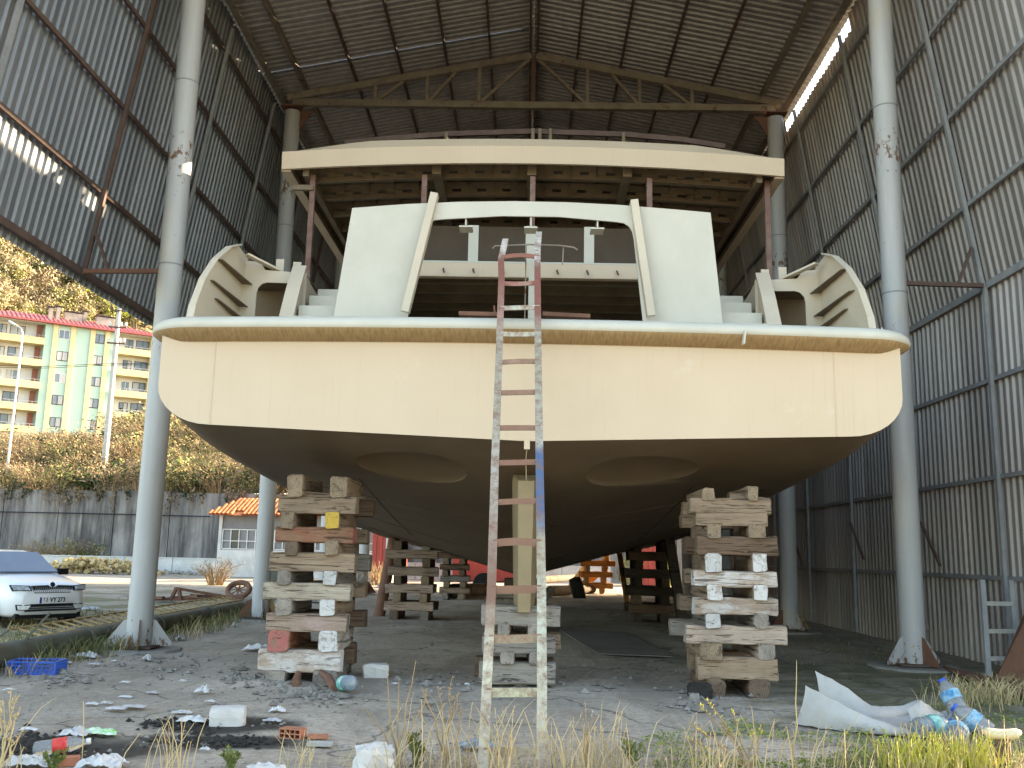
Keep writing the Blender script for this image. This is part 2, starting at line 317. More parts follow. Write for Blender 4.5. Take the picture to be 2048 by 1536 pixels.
    # pale dusty streaks on the slab
    st = ramp(nt, noise(nt, P, .8, 6, .6, stretch=(.35, 1.6, 1)), [(.58, 0.0), (.72, .5)])
    col = mixc(nt, st, col, (.30, .28, .25))
    nt.links.new(col, b.inputs['Base Color']); b.inputs['Roughness'].default_value = .95; b.inputs['Specular IOR Level'].default_value = .15
    h = math_(nt, 'ADD', mul(n_fine, .5), math_(nt, 'ADD', mul(n_mid, .6), mul(pm, .5)))
    bumpit(nt, b, h, .6, .012)
ground_mat()
def retaining_mat():
    m, nt, b, vec, ovec, rnd = base_mat('stained_concrete')
    st = noise(nt, ovec, .9, 8, .7, stretch=(1.6, 1.6, .16))
    col = mixc(nt, ramp(nt, st, [(.36, 0.0), (.62, 1.0)]), (.30, .285, .265), (.075, .07, .07))
    col = mixc(nt, ramp(nt, noise(nt, ovec, .35, 5), [(.5, 0.0), (.7, .7)]), col, (.06, .055, .055))
    col = mixc(nt, ramp(nt, noise(nt, ovec, 1.1, 6, .6, stretch=(1.3, 1, .12)), [(.62, 0.0), (.7, .6)]), col, (.42, .38, .32))
    nt.links.new(col, b.inputs['Base Color']); b.inputs['Roughness'].default_value = .95
    bumpit(nt, b, st, .3, .03)
retaining_mat()

# ------------------------------------------------------------------ mesh helpers
OFF = {}
class MB:
    def __init__(s): s.v = []; s.f = []; s.m = []
    def add(s, vs, fs, mi=0):
        k = len(s.v); s.v += [Vector(p) for p in vs]; s.f += [tuple(i + k for i in f) for f in fs]
        s.m += ([mi] * len(fs) if isinstance(mi, int) else list(mi)); return s
    def box(s, c, d, rot=None, mi=0, taper=1.0):
        hx, hy, hz = d[0] / 2, d[1] / 2, d[2] / 2
        vs = [Vector((x * hx * (taper if z > 0 else 1), y * hy * (taper if z > 0 else 1), z * hz)) for z in (-1, 1) for y in (-1, 1) for x in (-1, 1)]
        if rot is not None: vs = [rot @ p for p in vs]
        c = Vector(c)
        return s.add([p + c for p in vs], [(0, 2, 3, 1), (4, 5, 7, 6), (0, 1, 5, 4), (2, 6, 7, 3), (0, 4, 6, 2), (1, 3, 7, 5)], mi)
    def beam(s, a, b, w, h, up=(0, 0, 1), mi=0):
        a, b = Vector(a), Vector(b); x = (b - a); L = x.length; x /= L; u = Vector(up)
        y = u.cross(x)
        if y.length < 1e-4: y = Vector((0, 1, 0)).cross(x)
        y.normalize(); z = x.cross(y)
        return s.box((a + b) / 2, (L, w, h), Matrix((x, y, z)).transposed(), mi)
    def tube(s, a, b, r0, r1=None, n=12, caps=True, mi=0):
        r1 = r0 if r1 is None else r1; return s.path([a, b], [r0, r1], n, caps, mi)
    def path(s, pts, rs, n=8, caps=True, mi=0):
        pts = [Vector(p) for p in pts]
        if isinstance(rs, (int, float)): rs = [rs] * len(pts)
        vs = []; prev = None
        for i, p in enumerate(pts):
            t = (pts[min(i + 1, len(pts) - 1)] - pts[max(i - 1, 0)]).normalized()
            if prev is None:
                u = t.cross(Vector((0, 0, 1)) if abs(t.z) < .9 else Vector((1, 0, 0))).normalized()
            else:
                u = (prev - t * prev.dot(t)).normalized()
            prev = u; v = t.cross(u)
            vs += [p + (u * math.cos(2 * math.pi * k / n) + v * math.sin(2 * math.pi * k / n)) * rs[i] for k in range(n)]
        fs = [(i * n + k, i * n + (k + 1) % n, (i + 1) * n + (k + 1) % n, (i + 1) * n + k) for i in range(len(pts) - 1) for k in range(n)]
        if caps: fs += [tuple(range(n))[::-1], tuple(range((len(pts) - 1) * n, len(pts) * n))]
        return s.add(vs, fs, mi)
    def lathe(s, prof, n=16, c=(0, 0, 0), rot=None, mi=0):
        c = Vector(c); vs = []
        for r, z in prof:
            for k in range(n):
                p = Vector((r * math.cos(2 * math.pi * k / n), r * math.sin(2 * math.pi * k / n), z))
                vs.append((rot @ p if rot is not None else p) + c)
        fs = [(i * n + k, i * n + (k + 1) % n, (i + 1) * n + (k + 1) % n, (i + 1) * n + k) for i in range(len(prof) - 1) for k in range(n)]
        fs += [tuple(range(n))[::-1], tuple(range((len(prof) - 1) * n, len(prof) * n))]
        return s.add(vs, fs, mi)
    def slab(s, poly, off, mi=0):
        """planar polygon (3-D points) given a thickness vector"""
        n = len(poly); poly = [Vector(p) for p in poly]; off = Vector(off)
        return s.add(poly + [p + off for p in poly], [tuple(range(n))[::-1], tuple(range(n, 2 * n))] + [(i, (i + 1) % n, n + (i + 1) % n, n + i) for i in range(n)], mi)
    def grid(s, rows, mi=0, closed=False):
        nr, nc = len(rows), len(rows[0])
        fs = [(i * nc + j, i * nc + (j + 1) % nc, (i + 1) * nc + (j + 1) % nc, (i + 1) * nc + j) for i in range(nr - 1) for j in range(nc if closed else nc - 1)]
        return s.add([p for r in rows for p in r], fs, mi)
    def mesh(s, name, mats, off=(0, 0, 0), smooth=False, fixn=True):
        me = bpy.data.meshes.new(name); off = Vector(off)
        me.from_pydata([tuple(p - off) for p in s.v], [], s.f)
        for mm in ([mats] if isinstance(mats, str) else mats): me.materials.append(MATS[mm])
        me.polygons.foreach_set('material_index', s.m)
        if fixn:
            bm = bmesh.new(); bm.from_mesh(me); bmesh.ops.recalc_face_normals(bm, faces=bm.faces); bm.to_mesh(me); bm.free()
        if smooth:
            me.polygons.foreach_set('use_smooth', [True] * len(me.polygons))
            if smooth != 'all':
                try: me.set_sharp_from_angle(angle=R_(40))
                except Exception: pass
        me.update(); return me
    def build(s, name, mats, parent=None, smooth=False, local=False, fixn=True):
        if parent is not None:
            off = Vector((0, 0, 0)) if local else OFF.get(parent.name, Vector((0, 0, 0)))
            o = bpy.data.objects.new(name, s.mesh(name, mats, off, smooth, fixn)); COL.objects.link(o)
            o.parent = parent; OFF[o.name] = OFF.get(parent.name, Vector((0, 0, 0))); return o
        xs = [p.x for p in s.v]; ys = [p.y for p in s.v]; zs = [p.z for p in s.v]
        off = Vector(((min(xs) + max(xs)) / 2, (min(ys) + max(ys)) / 2, min(zs)))
        o = bpy.data.objects.new(name, s.mesh(name, mats, off, smooth, fixn)); COL.objects.link(o); o.location = off; OFF[o.name] = off
        return o
def tag(o, label=None, cat=None, group=None, kind=None):
    for k, v in (('label', label), ('category', cat), ('group', group), ('kind', kind)):
        if v: o[k] = v
    return o
def thing(name, label, cat, loc, group=None, rotz=0.0):
    o = bpy.data.objects.new(name, None); COL.objects.link(o); o.location = loc; o.rotation_euler = (0, 0, rotz); o.empty_display_size = .3
    OFF[o.name] = Vector(loc); return tag(o, label, cat, group)
def link_copy(me, name, parent, loc=None, rot=None, mw=None):
    o = bpy.data.objects.new(name, me); COL.objects.link(o); o.parent = parent
    if mw is not None: o.matrix_local = mw
    OFF[o.name] = OFF.get(parent.name, Vector((0, 0, 0))); return o
def lerp(a, b, t): return a + (b - a) * t
def interp(tab, x):
    for (x0, v0), (x1, v1) in zip(tab, tab[1:]):
        if x <= x1:
            t = max(0, min(1, (x - x0) / (x1 - x0))); return lerp(v0, v1, t)
    return tab[-1][1]
def smooth_interp(tab, x):
    """Catmull-Rom through the table"""
    n = len(tab)
    for i in range(n - 1):
        x0, x1 = tab[i][0], tab[i + 1][0]
        if x <= x1 or i == n - 2:
            t = max(0, min(1, (x - x0) / (x1 - x0)))
            p1, p2 = tab[i][1], tab[i + 1][1]
            m1 = (tab[i + 1][1] - tab[i - 1][1]) / (tab[i + 1][0] - tab[i - 1][0]) * (x1 - x0) if i else (p2 - p1)
            m2 = (tab[i + 2][1] - tab[i][1]) / (tab[i + 2][0] - tab[i][0]) * (x1 - x0) if i < n - 2 else (p2 - p1)
            return (2 * t**3 - 3 * t**2 + 1) * p1 + (t**3 - 2 * t**2 + t) * m1 + (-2 * t**3 + 3 * t**2) * p2 + (t**3 - t**2) * m2
U = random.uniform

# ================================================================== SETTING
def axis_lines(lo, hi, step, far, k=1.35):
    a = []; x = lo
    while x < hi: a.append(x); x += step
    a.append(hi); st = step; x = hi
    while x < far: st *= k; x += st; a.append(x)
    st = step; x = lo
    while x > -far: st *= k; x -= st; a.insert(0, x)
    return a
def ground_h(x, y):
    e = max(0.0, min(1.0, (abs(x) - 30) / 40, )) if False else 0
    h = .022 * mnoise.noise(Vector((x * 1.3, y * 1.3, 0))) + .012 * mnoise.noise(Vector((x * 4.1, y * 4.1, 3)))
    if x < -7: h += .06 * min(1, (-7 - x) / 2) * mnoise.noise(Vector((x * .6, y * .6, 7)))
    return h
gx = axis_lines(-9, 9, .12, 2500); gy = axis_lines(6.3, 19, .12, 2500)
g = MB(); g.grid([[Vector((x, y, ground_h(x, y) if abs(x) < 80 and -20 < y < 80 else 0)) for x in gx] for y in gy])
tag(g.build('ground', 'dirt_ground', smooth='all', fixn=False), kind='structure')

def hill_h(x, y):
    s = -.8 * x + .6 * y
    e = 5.0 + max(0, min(1, (y - 61.5) / 46)) * 9.5
    z = e + max(0, s - 138) * .80
    r = max(0, min(1, (12 - x) / 30)); r = r * r * (3 - 2 * r)
    z = e * max(0, min(1, (30 - x) / 18)) + (z - e) * r
    return z + .8 * mnoise.noise(Vector((x * .06, y * .06, 1))) + .35 * mnoise.noise(Vector((x * .3, y * .3, 4)))
hx = [-420 + 7 * i for i in range(66)]; hy = [61.4, 62.5, 64, 66, 68.5, 71, 74, 77, 80, 84, 88, 93, 98, 104] + [111 + 8 * i for i in range(42)]
hb = MB(); hb.grid([[Vector((x, y, hill_h(x, y))) for x in hx] for y in hy])
tag(hb.build('hillside', 'hill_soil', smooth='all', fixn=False), kind='structure')

# ---- retaining wall: panels cast side by side, joints between them
rw = thing('retaining_wall', 'tall dark stained concrete retaining wall below the overgrown bank', 'wall', (-20, 60.6, 0))
x = -100.6
while x < 12:
    L = 3.55; hh = 5.0 + U(-.04, .04)
    m = MB(); m.box((x + L / 2, 60.6 + U(-.03, .03), hh / 2), (L - .05, .6, hh)); m.build('concrete_panel', 'stained_concrete', rw); x += 3.55
lw = thing('low_wall', 'low whitewashed wall along the foot of the dark retaining wall', 'wall', (-20, 57.5, 0))
x = -87.7
while x < 4:
    L = 2.9; m = MB(); m.box((x + L / 2, 57.5, .45), (L - .035, .35, .9 + U(-.03, .03)))
    m.box((x + L / 2, 57.5, .93), (L - .05, .42, .06)); m.build('wall_section', 'white_wall', lw); x += 2.9

# ---- shed -----------------------------------------------------------------
Y0, Y1 = 10.4, 47.4
FR = [15.2, 22.1, 29.0, 35.9, 42.8]
EX, EZ, BX, BZ, RZ = 6.55, 13.03, 7.6, 6.1, 14.35      # eave, bend of the side walls, ridge
shed = thing('boat_shed', 'tall open steel shed of corrugated grey sheets on round pale columns over the boat', 'shed', (0, 29, 0))
def roof_z(x): return RZ - (RZ - EZ) * abs(x) / EX
# columns
cm_ = MB(); cm_.lathe([(.195, 0), (.195, 12.35)], 24)
col_me = cm_.mesh('column', 'column_paint', smooth=True)
band = MB(); band.lathe([(.199, 0), (.201, .012), (.199, .024)], 24); band_me = band.mesh('weld_band', 'steel_grey', smooth=True)
bp = MB(); bp.box((0, 0, .03), (.62, .62, .03)); bp_me = bp.mesh('base_plate', 'steel_brown')
gs = MB(); gs.slab([(.19, 0, .045), (.50, 0, .045), (.50, 0, .09), (.24, 0, .44), (.19, 0, .46)], (0, .016, 0)); gs_w = gs.mesh('gusset', 'column_paint'); gs_r = gs.mesh('gusset', 'rust_plate'); gs_y = gs.mesh('gusset', 'ladder_yellow')
ft = MB(); ft.lathe([(.74, -.06), (.66, .03), (.58, .035)], 11); ft_me = ft.mesh('footing', 'concrete')
cp = MB(); cp.box((0, 0, 0), (.5, .5, .03)); cp.slab([(.1, -.02, -.04), (.55, -.02, -.04), (.42, -.02, -.16), (.2, -.02, -.55), (.1, -.02, -.6)], (0, .04, 0)); cp_me = cp.mesh('head_bracket', 'rust_plate')
for i, y in enumerate(FR):
    for sx in (-1, 1):
        c = link_copy(col_me, 'column', shed, mw=Matrix.Translation((sx * 6.0, y - 29, .0)) @ Matrix.Rotation(U(0, 6), 4, 'Z'))
        for zz in (6.05, 9.3): link_copy(band_me, 'weld_band', c, mw=Matrix.Translation((0, 0, zz + U(-.2, .2))))
        T = Matrix.Translation((sx * 6.0, y - 29, .0))
        link_copy(ft_me, 'footing', shed, mw=T); link_copy(bp_me, 'base_plate', shed, mw=T @ Matrix.Translation((0, 0, .035)))
        for k in range(4):
            link_copy((gs_w, gs_y, gs_w, gs_r)[(k + i) % 4], 'gusset', shed, mw=T @ Matrix.Rotation(R_(90 * k + 20), 4, 'Z') @ Matrix.Translation((0, 0, .015)))
        link_copy(cp_me, 'head_bracket', shed, mw=Matrix.Translation((sx * 6.0, y - 29, 12.42)) @ Matrix.Rotation(0 if sx < 0 else math.pi, 4, 'Z'))
# trusses
for i, y in enumerate(FR):
    m = MB(); m.beam((-6.0, y, 12.6), (6.0, y, 12.6), .14, .17); m.build('bottom_chord', 'steel_tan', shed)
    for sx in (-1, 1):
        m = MB(); m.beam((sx * 6.15, y, 12.72), (sx * .06, y, 13.93), .14, .17); m.build('top_chord', 'steel_tan', shed)
        for xx in (1.35, 2.65, 3.95):
            zt = 13.93 - (13.93 - 12.72) * xx / 6.09
            m = MB(); m.beam((sx * xx, y, 12.68), (sx * xx, y, zt - .07), .08, .08); m.build('web_bar', 'steel_tan', shed)
            zi = 13.93 - (13.93 - 12.72) * (xx - 1.15) / 6.09
            m = MB(); m.beam((sx * (xx - .05), y, 12.68), (sx * (xx - .7 if xx > 2 else .12), y, (13.93 - (13.93 - 12.72) * (xx - .7 if xx > 2 else .12) / 6.09) - .07), .075, .075); m.build('web_bar', 'steel_tan', shed)
    m = MB(); m.beam((0, y, 12.68), (0, y, 13.9), .09, .09); m.build('web_bar', 'steel_brown', shed)
# eave beams, ridge bars, purlins
for sx in (-1, 1):
    m = MB(); m.beam((sx * 6.38, Y0, 12.84), (sx * 6.38, Y1, 12.84), .05, .20); m.beam((sx * 6.31, Y0, 12.75), (sx * 6.31, Y1, 12.75), .12, .03); m.build('eave_beam', 'steel_tan', shed)
    m = MB(); m.beam((sx * .09, Y0, 14.1), (sx * .09, Y1, 14.1), .06, .2); m.build('ridge_bar', 'steel_brown', shed)
    for xx in (1.1, 2.2, 3.35, 4.5):
        m = MB(); m.beam((sx * xx, Y0, roof_z(xx) - .085), (sx * xx, Y1, roof_z(xx) - .085), .05, .09); m.build('purlin', 'steel_brown', shed)
    m = MB(); m.beam((sx * 5.75, Y0, roof_z(5.75) - .10), (sx * 5.75, Y1, roof_z(5.75) - .10), .10, .13); m.build('purlin', 'steel_tan', shed)
# corrugated sheets, one metre wide, trapezoid ribs
def sheet_mesh(name, L, mname, width=1.0, ribs=5):
    prof = []; p = width / ribs
    for k in range(ribs):
        x0 = -width / 2 + k * p
        prof += [(x0, 0), (x0 + p * .52, 0), (x0 + p * .64, .038), (x0 + p * .88, .038)]
    prof.append((width / 2, 0)); prof.append((width / 2 + .03, 0))
    m = MB(); t = .004
    rows = [[Vector((x, d, z)) for x, d in prof] for z in (0, L)]
    m.grid(rows); m.grid([[p + Vector((0, t, 0)) for p in r] for r in rows])
    return m.mesh(name, mname, fixn=False)
def place_sheets(name, a, b, mname, gap=None, yend=99):
    """sheets side by side along y; their length runs from a=(x,z) up to b=(x,z)"""
    a, b = Vector((a[0], 0, a[1])), Vector((b[0], 0, b[1])); L = (b - a).length
    zc = (b - a) / L; xc = Vector((0, 1, 0)); yc = zc.cross(xc)
    full = sheet_mesh(name, L, mname); short = sheet_mesh(name, L - .36, mname) if gap else None
    y = Y0 + .5; n = 0
    while y < min(Y1, yend):
        sh = gap and gap[0] < y < gap[1] or (gap and abs(y - 23.0) < .3)
        M4 = Matrix.Translation(a + Vector((U(-.006, .006), y - 29, U(-.03, .0)))) @ Matrix((xc, yc, zc)).transposed().to_4x4()
        o = link_copy(short if sh else full, name, shed, mw=M4); y += 1.0; n += 1
place_sheets('wall_sheet', (-BX - .02, BZ - .12), (-EX - .03, 12.96), 'galvanised')
place_sheets('wall_sheet', (BX + .05, BZ - .12), (EX + .06, 12.96), 'galvanised_lit', gap=(17.9, 22.3))
place_sheets('wall_sheet', (BX + .01, -.06), (BX + .01, BZ - .02), 'galvanised_lit', yend=42.6)
place_sheets('roof_sheet', (-EX - .14, roof_z(EX + .14)), (-.02, RZ), 'galvanised_roof')
place_sheets('roof_sheet', (EX + .14, roof_z(EX + .14)), (.02, RZ + .01), 'galvanised_roof')
m = MB(); m.slab([(-.3, Y0, RZ - .0), (0, Y0, RZ + .08), (.3, Y0, RZ - .0), (0, Y0, RZ + .06)], (0, Y1 - Y0, 0)); m.build('ridge_cap', 'galvanised_roof', shed)
# girts and studs of the side walls
def slant_x(z): return BX - (z - BZ) * (BX - EX) / (12.96 - BZ)
for sx in (-1, 1):
    for z in (6.12, 7.52, 9.06, 10.6, 12.1):
        x = sx * (slant_x(z) - .06); m = MB(); m.beam((x, Y0, z), (x, Y1, z), .05, .08 if z > 6.2 else .12); m.build('girt', 'steel_brown' if sx < 0 else 'steel_grey', shed)
    for y in [12.0 + 3.45 * i - .2 for i in range(11)]:
        m = MB(); m.beam((sx * (slant_x(BZ) - .12), y, BZ - .05), (sx * (slant_x(12.6) - .12), y, 12.6), .06, .07, (0, 1, 0)); m.build('stud', 'steel_brown' if sx < 0 and random.random() < .6 else 'steel_grey', shed)
        if sx > 0:
            m = MB(); m.beam((sx * (BX - .10), y, 0.02), (sx * (BX - .10), y, BZ), .06, .08, (0, 1, 0)); m.build('stud', 'steel_grey', shed)
    for y in FR:
        m = MB(); m.beam((sx * 6.18, y, 6.12), (sx * 7.45, y, 6.10), .07, .07); m.build('strut', 'rust_plate' if sx < 0 else 'steel_brown', shed)
        m = MB(); m.beam((sx * 7.05, y - .02, 6.14), (sx * 7.30, y - .02, 6.75), .045, .045); m.build('brace', 'steel_brown', shed)
for z in (1.38, 2.97, 4.55):
    m = MB(); m.beam((BX - .055, Y0, z), (BX - .055, 43.1, z), .05, .07); m.build('girt', 'steel_grey', shed)
for y, dz in ((17.4, 0), (21.3, .1), (26, -.1)):
    m = MB(); m.beam((BX - .17, y, 1.55 + dz), (BX - .17, y + .75, 2.35 + dz), .04, .05); m.build('brace', 'steel_brown', shed)

gm = sheet_mesh('added_end_sheet', 1.0, 'galvanised')
for k in range(15):                                         # added unseen gable sheets that keep low sun off the left lot
    x = -7.0 + k; top = min(roof_z(abs(x) + .5), 12.9 if abs(x) > 6 else 99) - .12; L = top - 4.4
    link_copy(gm, 'added_end_sheet', shed, mw=Matrix.Translation((x, Y1 - .05 - 29, 4.4)) @ Matrix.Diagonal((1, 1, L, 1)))
# ---- white booth, and an added unseen block that shades the lot -------------------------------
def outbuilding(label, cx, cy, lx, ly, h, wallm, n):
    t = thing('outbuilding', label, 'building', (cx, cy, 0))
    m = MB(); m.box((cx, cy, h / 2), (lx, ly, h)); wl = m.build('wall', wallm, t)
    m = MB(); m.slab([(cx - lx / 2 - .4, cy - ly / 2 - .4, h + .002), (cx + lx / 2 + .4, cy - ly / 2 - .4, h + .002), (cx, cy - ly / 2 - .4, h + 2)], (0, ly + .8, 0)); m.build('roof', 'galvanised_roof', t)
    for k in range(n):
        px = cx - lx / 2 + (k + .5) * lx / n
        m = MB(); m.box((px, cy - ly / 2 - .03, 3.2), (lx / n * .55, .06, 1.6)); wn = m.build('window', 'window_frame_white', t)
        m = MB(); m.box((px, cy - ly / 2 - .07, 3.2), (lx / n * .48, .03, 1.4)); m.build('pane', 'dark_glass', wn)
    return t
outbuilding('small white booth with dark windows beyond the far end of the shed', 11.4, 64, 5, 4, 4.6, 'white_plaster', 3)
outbuilding('long pale workshop added out of view to shade the lot', 15.0, 91, 4, 26, 14, 'white_plaster', 2)

# ================================================================== BOAT
boat = thing('boat', 'unfinished cream primed steel boat propped on timber cribs inside the shed', 'boat', (0, 12, 0))
ST = {'zk': [(11.4, 2.94), (12.2, 2.67), (13, 2.43), (15, 1.96), (18, 1.42), (22, 1.1), (30, .97), (36, .97), (40, 1.05), (43, 1.7)],
      'zc': [(11.4, 3.07), (12.2, 2.95), (13, 2.84), (15, 2.68), (18, 2.46), (22, 2.12), (30, 1.72), (36, 1.6), (40, 1.9), (43, 2.8)],
      'cx': [(11.4, 3.88), (13, 3.84), (15, 3.8), (18, 3.72), (22, 3.58), (30, 2.9), (36, 2.0), (40, 1.0), (43, .12)],
      'hx': [(11.4, 4.53), (13, 4.56), (15, 4.56), (18, 4.52), (22, 4.45), (30, 4.05), (36, 3.3), (40, 2.2), (43, .35)],
      'zt': [(11.4, 4.26), (15, 4.26), (22, 4.3), (30, 4.6), (43, 5.6)]}
def hs(k, y): return smooth_interp(ST[k], y)
def hull_z(x, y):
    c = hs('cx', y); t = min(1, abs(x) / c); return lerp(hs('zk', y), hs('zc', y), t)
def section(y):
    zk, zc, cx_, hx_, zt = (hs(k, y) for k in ('zk', 'zc', 'cx', 'hx', 'zt'))
    h = [(0, zk)] + [(cx_ * t, lerp(zk, zc, t)) for t in (.15, .3, .45, .6, .75, .9)]
    rz = min(.48, (zt - zc) * .6)
    for k in range(9):
        a = math.pi / 2 * k / 8; h.append((lerp(cx_, hx_, math.sin(a)), zc + rz * (1 - math.cos(a)) * 1.0))
    h += [(hx_, lerp(zc + rz, zt, t)) for t in (.33, .66, 1)]
    n = len(h)
    full = [Vector((-x, y, z)) for x, z in reversed(h)] + [Vector((x, y, z)) for x, z in h[1:]]
    cam_ = .07
    top = [Vector((hx_ * t, y, zt + cam_ * (1 - t * t))) for t in (.75, .5, .25, 0, -.25, -.5, -.75)]
    return full + top
ys = [11.4, 11.6, 11.8, 12, 12.2, 12.4, 12.6, 12.8, 13, 13.3, 13.6, 14, 14.5, 15, 16, 17, 18, 19.5, 21, 22.5, 24, 26, 28, 30, 32, 34, 36, 38, 39, 40, 41, 42, 43]
hm = MB(); secs = [section(y) for y in ys]; hm.grid(secs, closed=True)
n = len(secs[0]); hm.f += [tuple(range(n)), tuple(range((len(ys) - 1) * n, len(ys) * n))[::-1]]; hm.m += [0, 0]
hull = hm.build('hull', ['primer', 'primer_shaded'], boat, smooth=True)
for sx in (-1, 1):                                         # propeller recesses pressed into the bottom
    c = MB(); rot = Matrix.Rotation(math.atan2(-.36, 1), 3, 'X') @ Matrix.Rotation(-sx * .08, 3, 'Y')
    prof = [(.80 * math.cos(a), .115 * math.sin(a)) for a in [R_(-89 + 178 * k / 20) for k in range(21)]]
    c.lathe(prof, 48, (sx * 1.52, 12.42, hull_z(1.52, 12.42) + .05), rot)
    cut = c.build('cutter', 'primer'); mod = hull.modifiers.new('cut', 'BOOLEAN'); mod.operation = 'DIFFERENCE'; mod.object = cut; mod.solver = 'EXACT'
    dg = bpy.context.evaluated_depsgraph_get(); me2 = bpy.data.meshes.new_from_object(hull.evaluated_get(dg))
    hull.modifiers.clear(); hull.data = me2; bpy.data.objects.remove(cut)
for p in hull.data.polygons: p.material_index = 1 if p.center.y + 12 > 11.42 and p.center.z < 3.3 and (abs(p.center.x) < hs('cx', p.center.y + 12) + .03 or p.normal.z < -.25) else 0  # bottom faces take the darkened copy, shade painted in
hull.data.polygons.foreach_set('use_smooth', [True] * len(hull.data.polygons))
hull.data.set_sharp_from_angle(angle=R_(30))
for xx, z0, z1 in ((-3.86, 3.08, 4.1), (3.72, 3.07, 4.1)):
    m = MB(); m.box((xx, 11.398, (z0 + z1) / 2), (.010, .008, z1 - z0)); m.build('weld_seam', 'primer', boat)
m = MB(); m.box((0, 11.40, 2.90), (.07, .06, .12)); m.build('centre_lug', 'primer', boat)
# plate seams on the bottom
def seam(pts):
    m = MB(); m.path([(x, y, hull_z(x, y) - .003) for x, y in pts], .007, 5); m.build('weld_seam', 'primer_dark', boat)
for sx in (-1, 1):
    for yy in (14.9, 18.2, 21.6, 25.0): seam([(sx * hs('cx', yy) * t, yy) for t in (.06, .3, .6, .97)])
    seam([(sx * hs('cx', yy) * .62, yy) for yy in (13.5, 15, 17, 19, 22, 25, 29)])
# skeg
m = MB(); rows = []
for y, wd in ((11.88, .10), (11.92, .11), (12.6, .19), (14, .20), (18, .16), (24, .12)):
    zt = hs('zk', y) + .12 if y > 12.5 else 2.50
    b0 = .90 + max(0, (y - 20)) * .01
    rows.append([Vector((-wd, y, zt)), Vector((-wd * .72, y, b0)), Vector((wd * .72, y, b0)), Vector((wd, y, zt))])
m.grid(rows, closed=True); m.f += [(0, 1, 2, 3), (20, 23, 22, 21)]; m.m += [0, 0]; m.build('skeg', 'primer_tan', boat)
m = MB(); m.path([(0, 11.46, 2.90), (-.01, 11.7, 2.74), (0, 11.95, 2.5)], .006, 5); m.build('weld_seam', 'primer', boat)
# rub rail round the stern
path = []
for y in (17, 15.5, 14, 12.8, 12.1): path.append((Vector((-4.55, y)), Vector((-1, 0))))
for k in range(9):
    a = math.pi / 2 * k / 8; path.append((Vector((-4.13 - .42 * math.cos(a), 11.80 - .42 * math.sin(a))), Vector((-math.cos(a), -math.sin(a)))))
for k in range(1, 20): path.append((Vector((-4.13 + 8.26 * k / 20, 11.38)), Vector((0, -1))))
for k in range(9):
    a = math.pi / 2 * (1 - k / 8); path.append((Vector((4.13 + .42 * math.cos(a), 11.80 - .42 * math.sin(a))), Vector((math.cos(a), -math.sin(a)))))
for y in (12.1, 12.8, 14, 15.5, 17): path.append((Vector((4.55, y)), Vector((1, 0))))
prof = [(-.12, .10), (.02, .125), (.10, .12), (.17, .09), (.215, .045), (.23, 0), (.215, -.04), (.16, -.08), (.01, -.165), (-.05, -.165)]
m = MB(); m.grid([[Vector((p.x + nrm.x * o, p.y + nrm.y * o, 4.255 + .055 * (1 - (p.x / 4.5)**2) + dz)) for o, dz in prof] for p, nrm in path]); m.m = [1 if k % (len(prof) - 1) >= 6 else 0 for k in range(len(m.f))]; m.build('rub_rail', ['primer_grey', 'rail_stain'], boat, smooth=True)
m = MB(); m.box((2.58, 11.155, 4.21), (.02, .10, .17), Matrix.Rotation(.12, 3, 'Y')); m.build('rail_joint', 'primer_grey', boat)
# aft bulkhead with its big opening
YB = 12.9
outer = [(-2.80, 4.28), (-2.56, 6.42)] + [(-2.56 + 5.12 * t, 6.42 + .14 * (1 - (2 * t - 1)**2)) for t in (.15, .3, .45, .6, .75, .9)] + [(2.55, 6.43), (2.74, 4.28)]
inner = [(1.64, 4.28), (1.46, 6.02)] + [(1.25 + .20 * math.cos(a), 6.06 + .21 * math.sin(a)) for a in (R_(20), R_(45), R_(70))] + [(1.18, 6.275), (.4, 6.335), (-.4, 6.335), (-1.24, 6.275)] + [(-1.31 - .20 * math.cos(a), 6.06 + .21 * math.sin(a)) for a in (R_(70), R_(45), R_(20))] + [(-1.53, 6.02), (-1.78, 4.28)]
m = MB(); m.slab([(x, YB, z) for x, z in outer + inner], (0, .03, 0)); m.build('aft_bulkhead', 'primer_grey', boat)
for a, b in (((-1.385, 12.84, 6.64), (-1.72, 12.72, 4.86)), ((1.46, 12.84, 6.58), (1.68, 12.72, 4.86))):
    m = MB(); m.beam(a, b, .105, .05, (0, 1, 0)); m.beam(Vector(a) + Vector((0.05 * (1 if a[0] < 0 else -1), .06, -.02)), Vector(b) + Vector((0.05 * (1 if a[0] < 0 else -1), .06, 0)), .012, .12, (0, 1, 0)); m.build('mullion', 'primer_mid', boat)
for xx in (-.93, -.0, .95):
    m = MB(); m.box((xx, 13.06, 6.26), (.02, .26, .14)); m.box((xx, 13.06, 6.185), (.19, .26, .02)); m.build('tee_bar', 'primer_grey', boat)
for xx in (-.98, .0, 1.0):
    m = MB(); m.box((xx, 15.6, 6.75), (.17, .06, .78)); m.build('inner_post', 'primer_grey', boat)
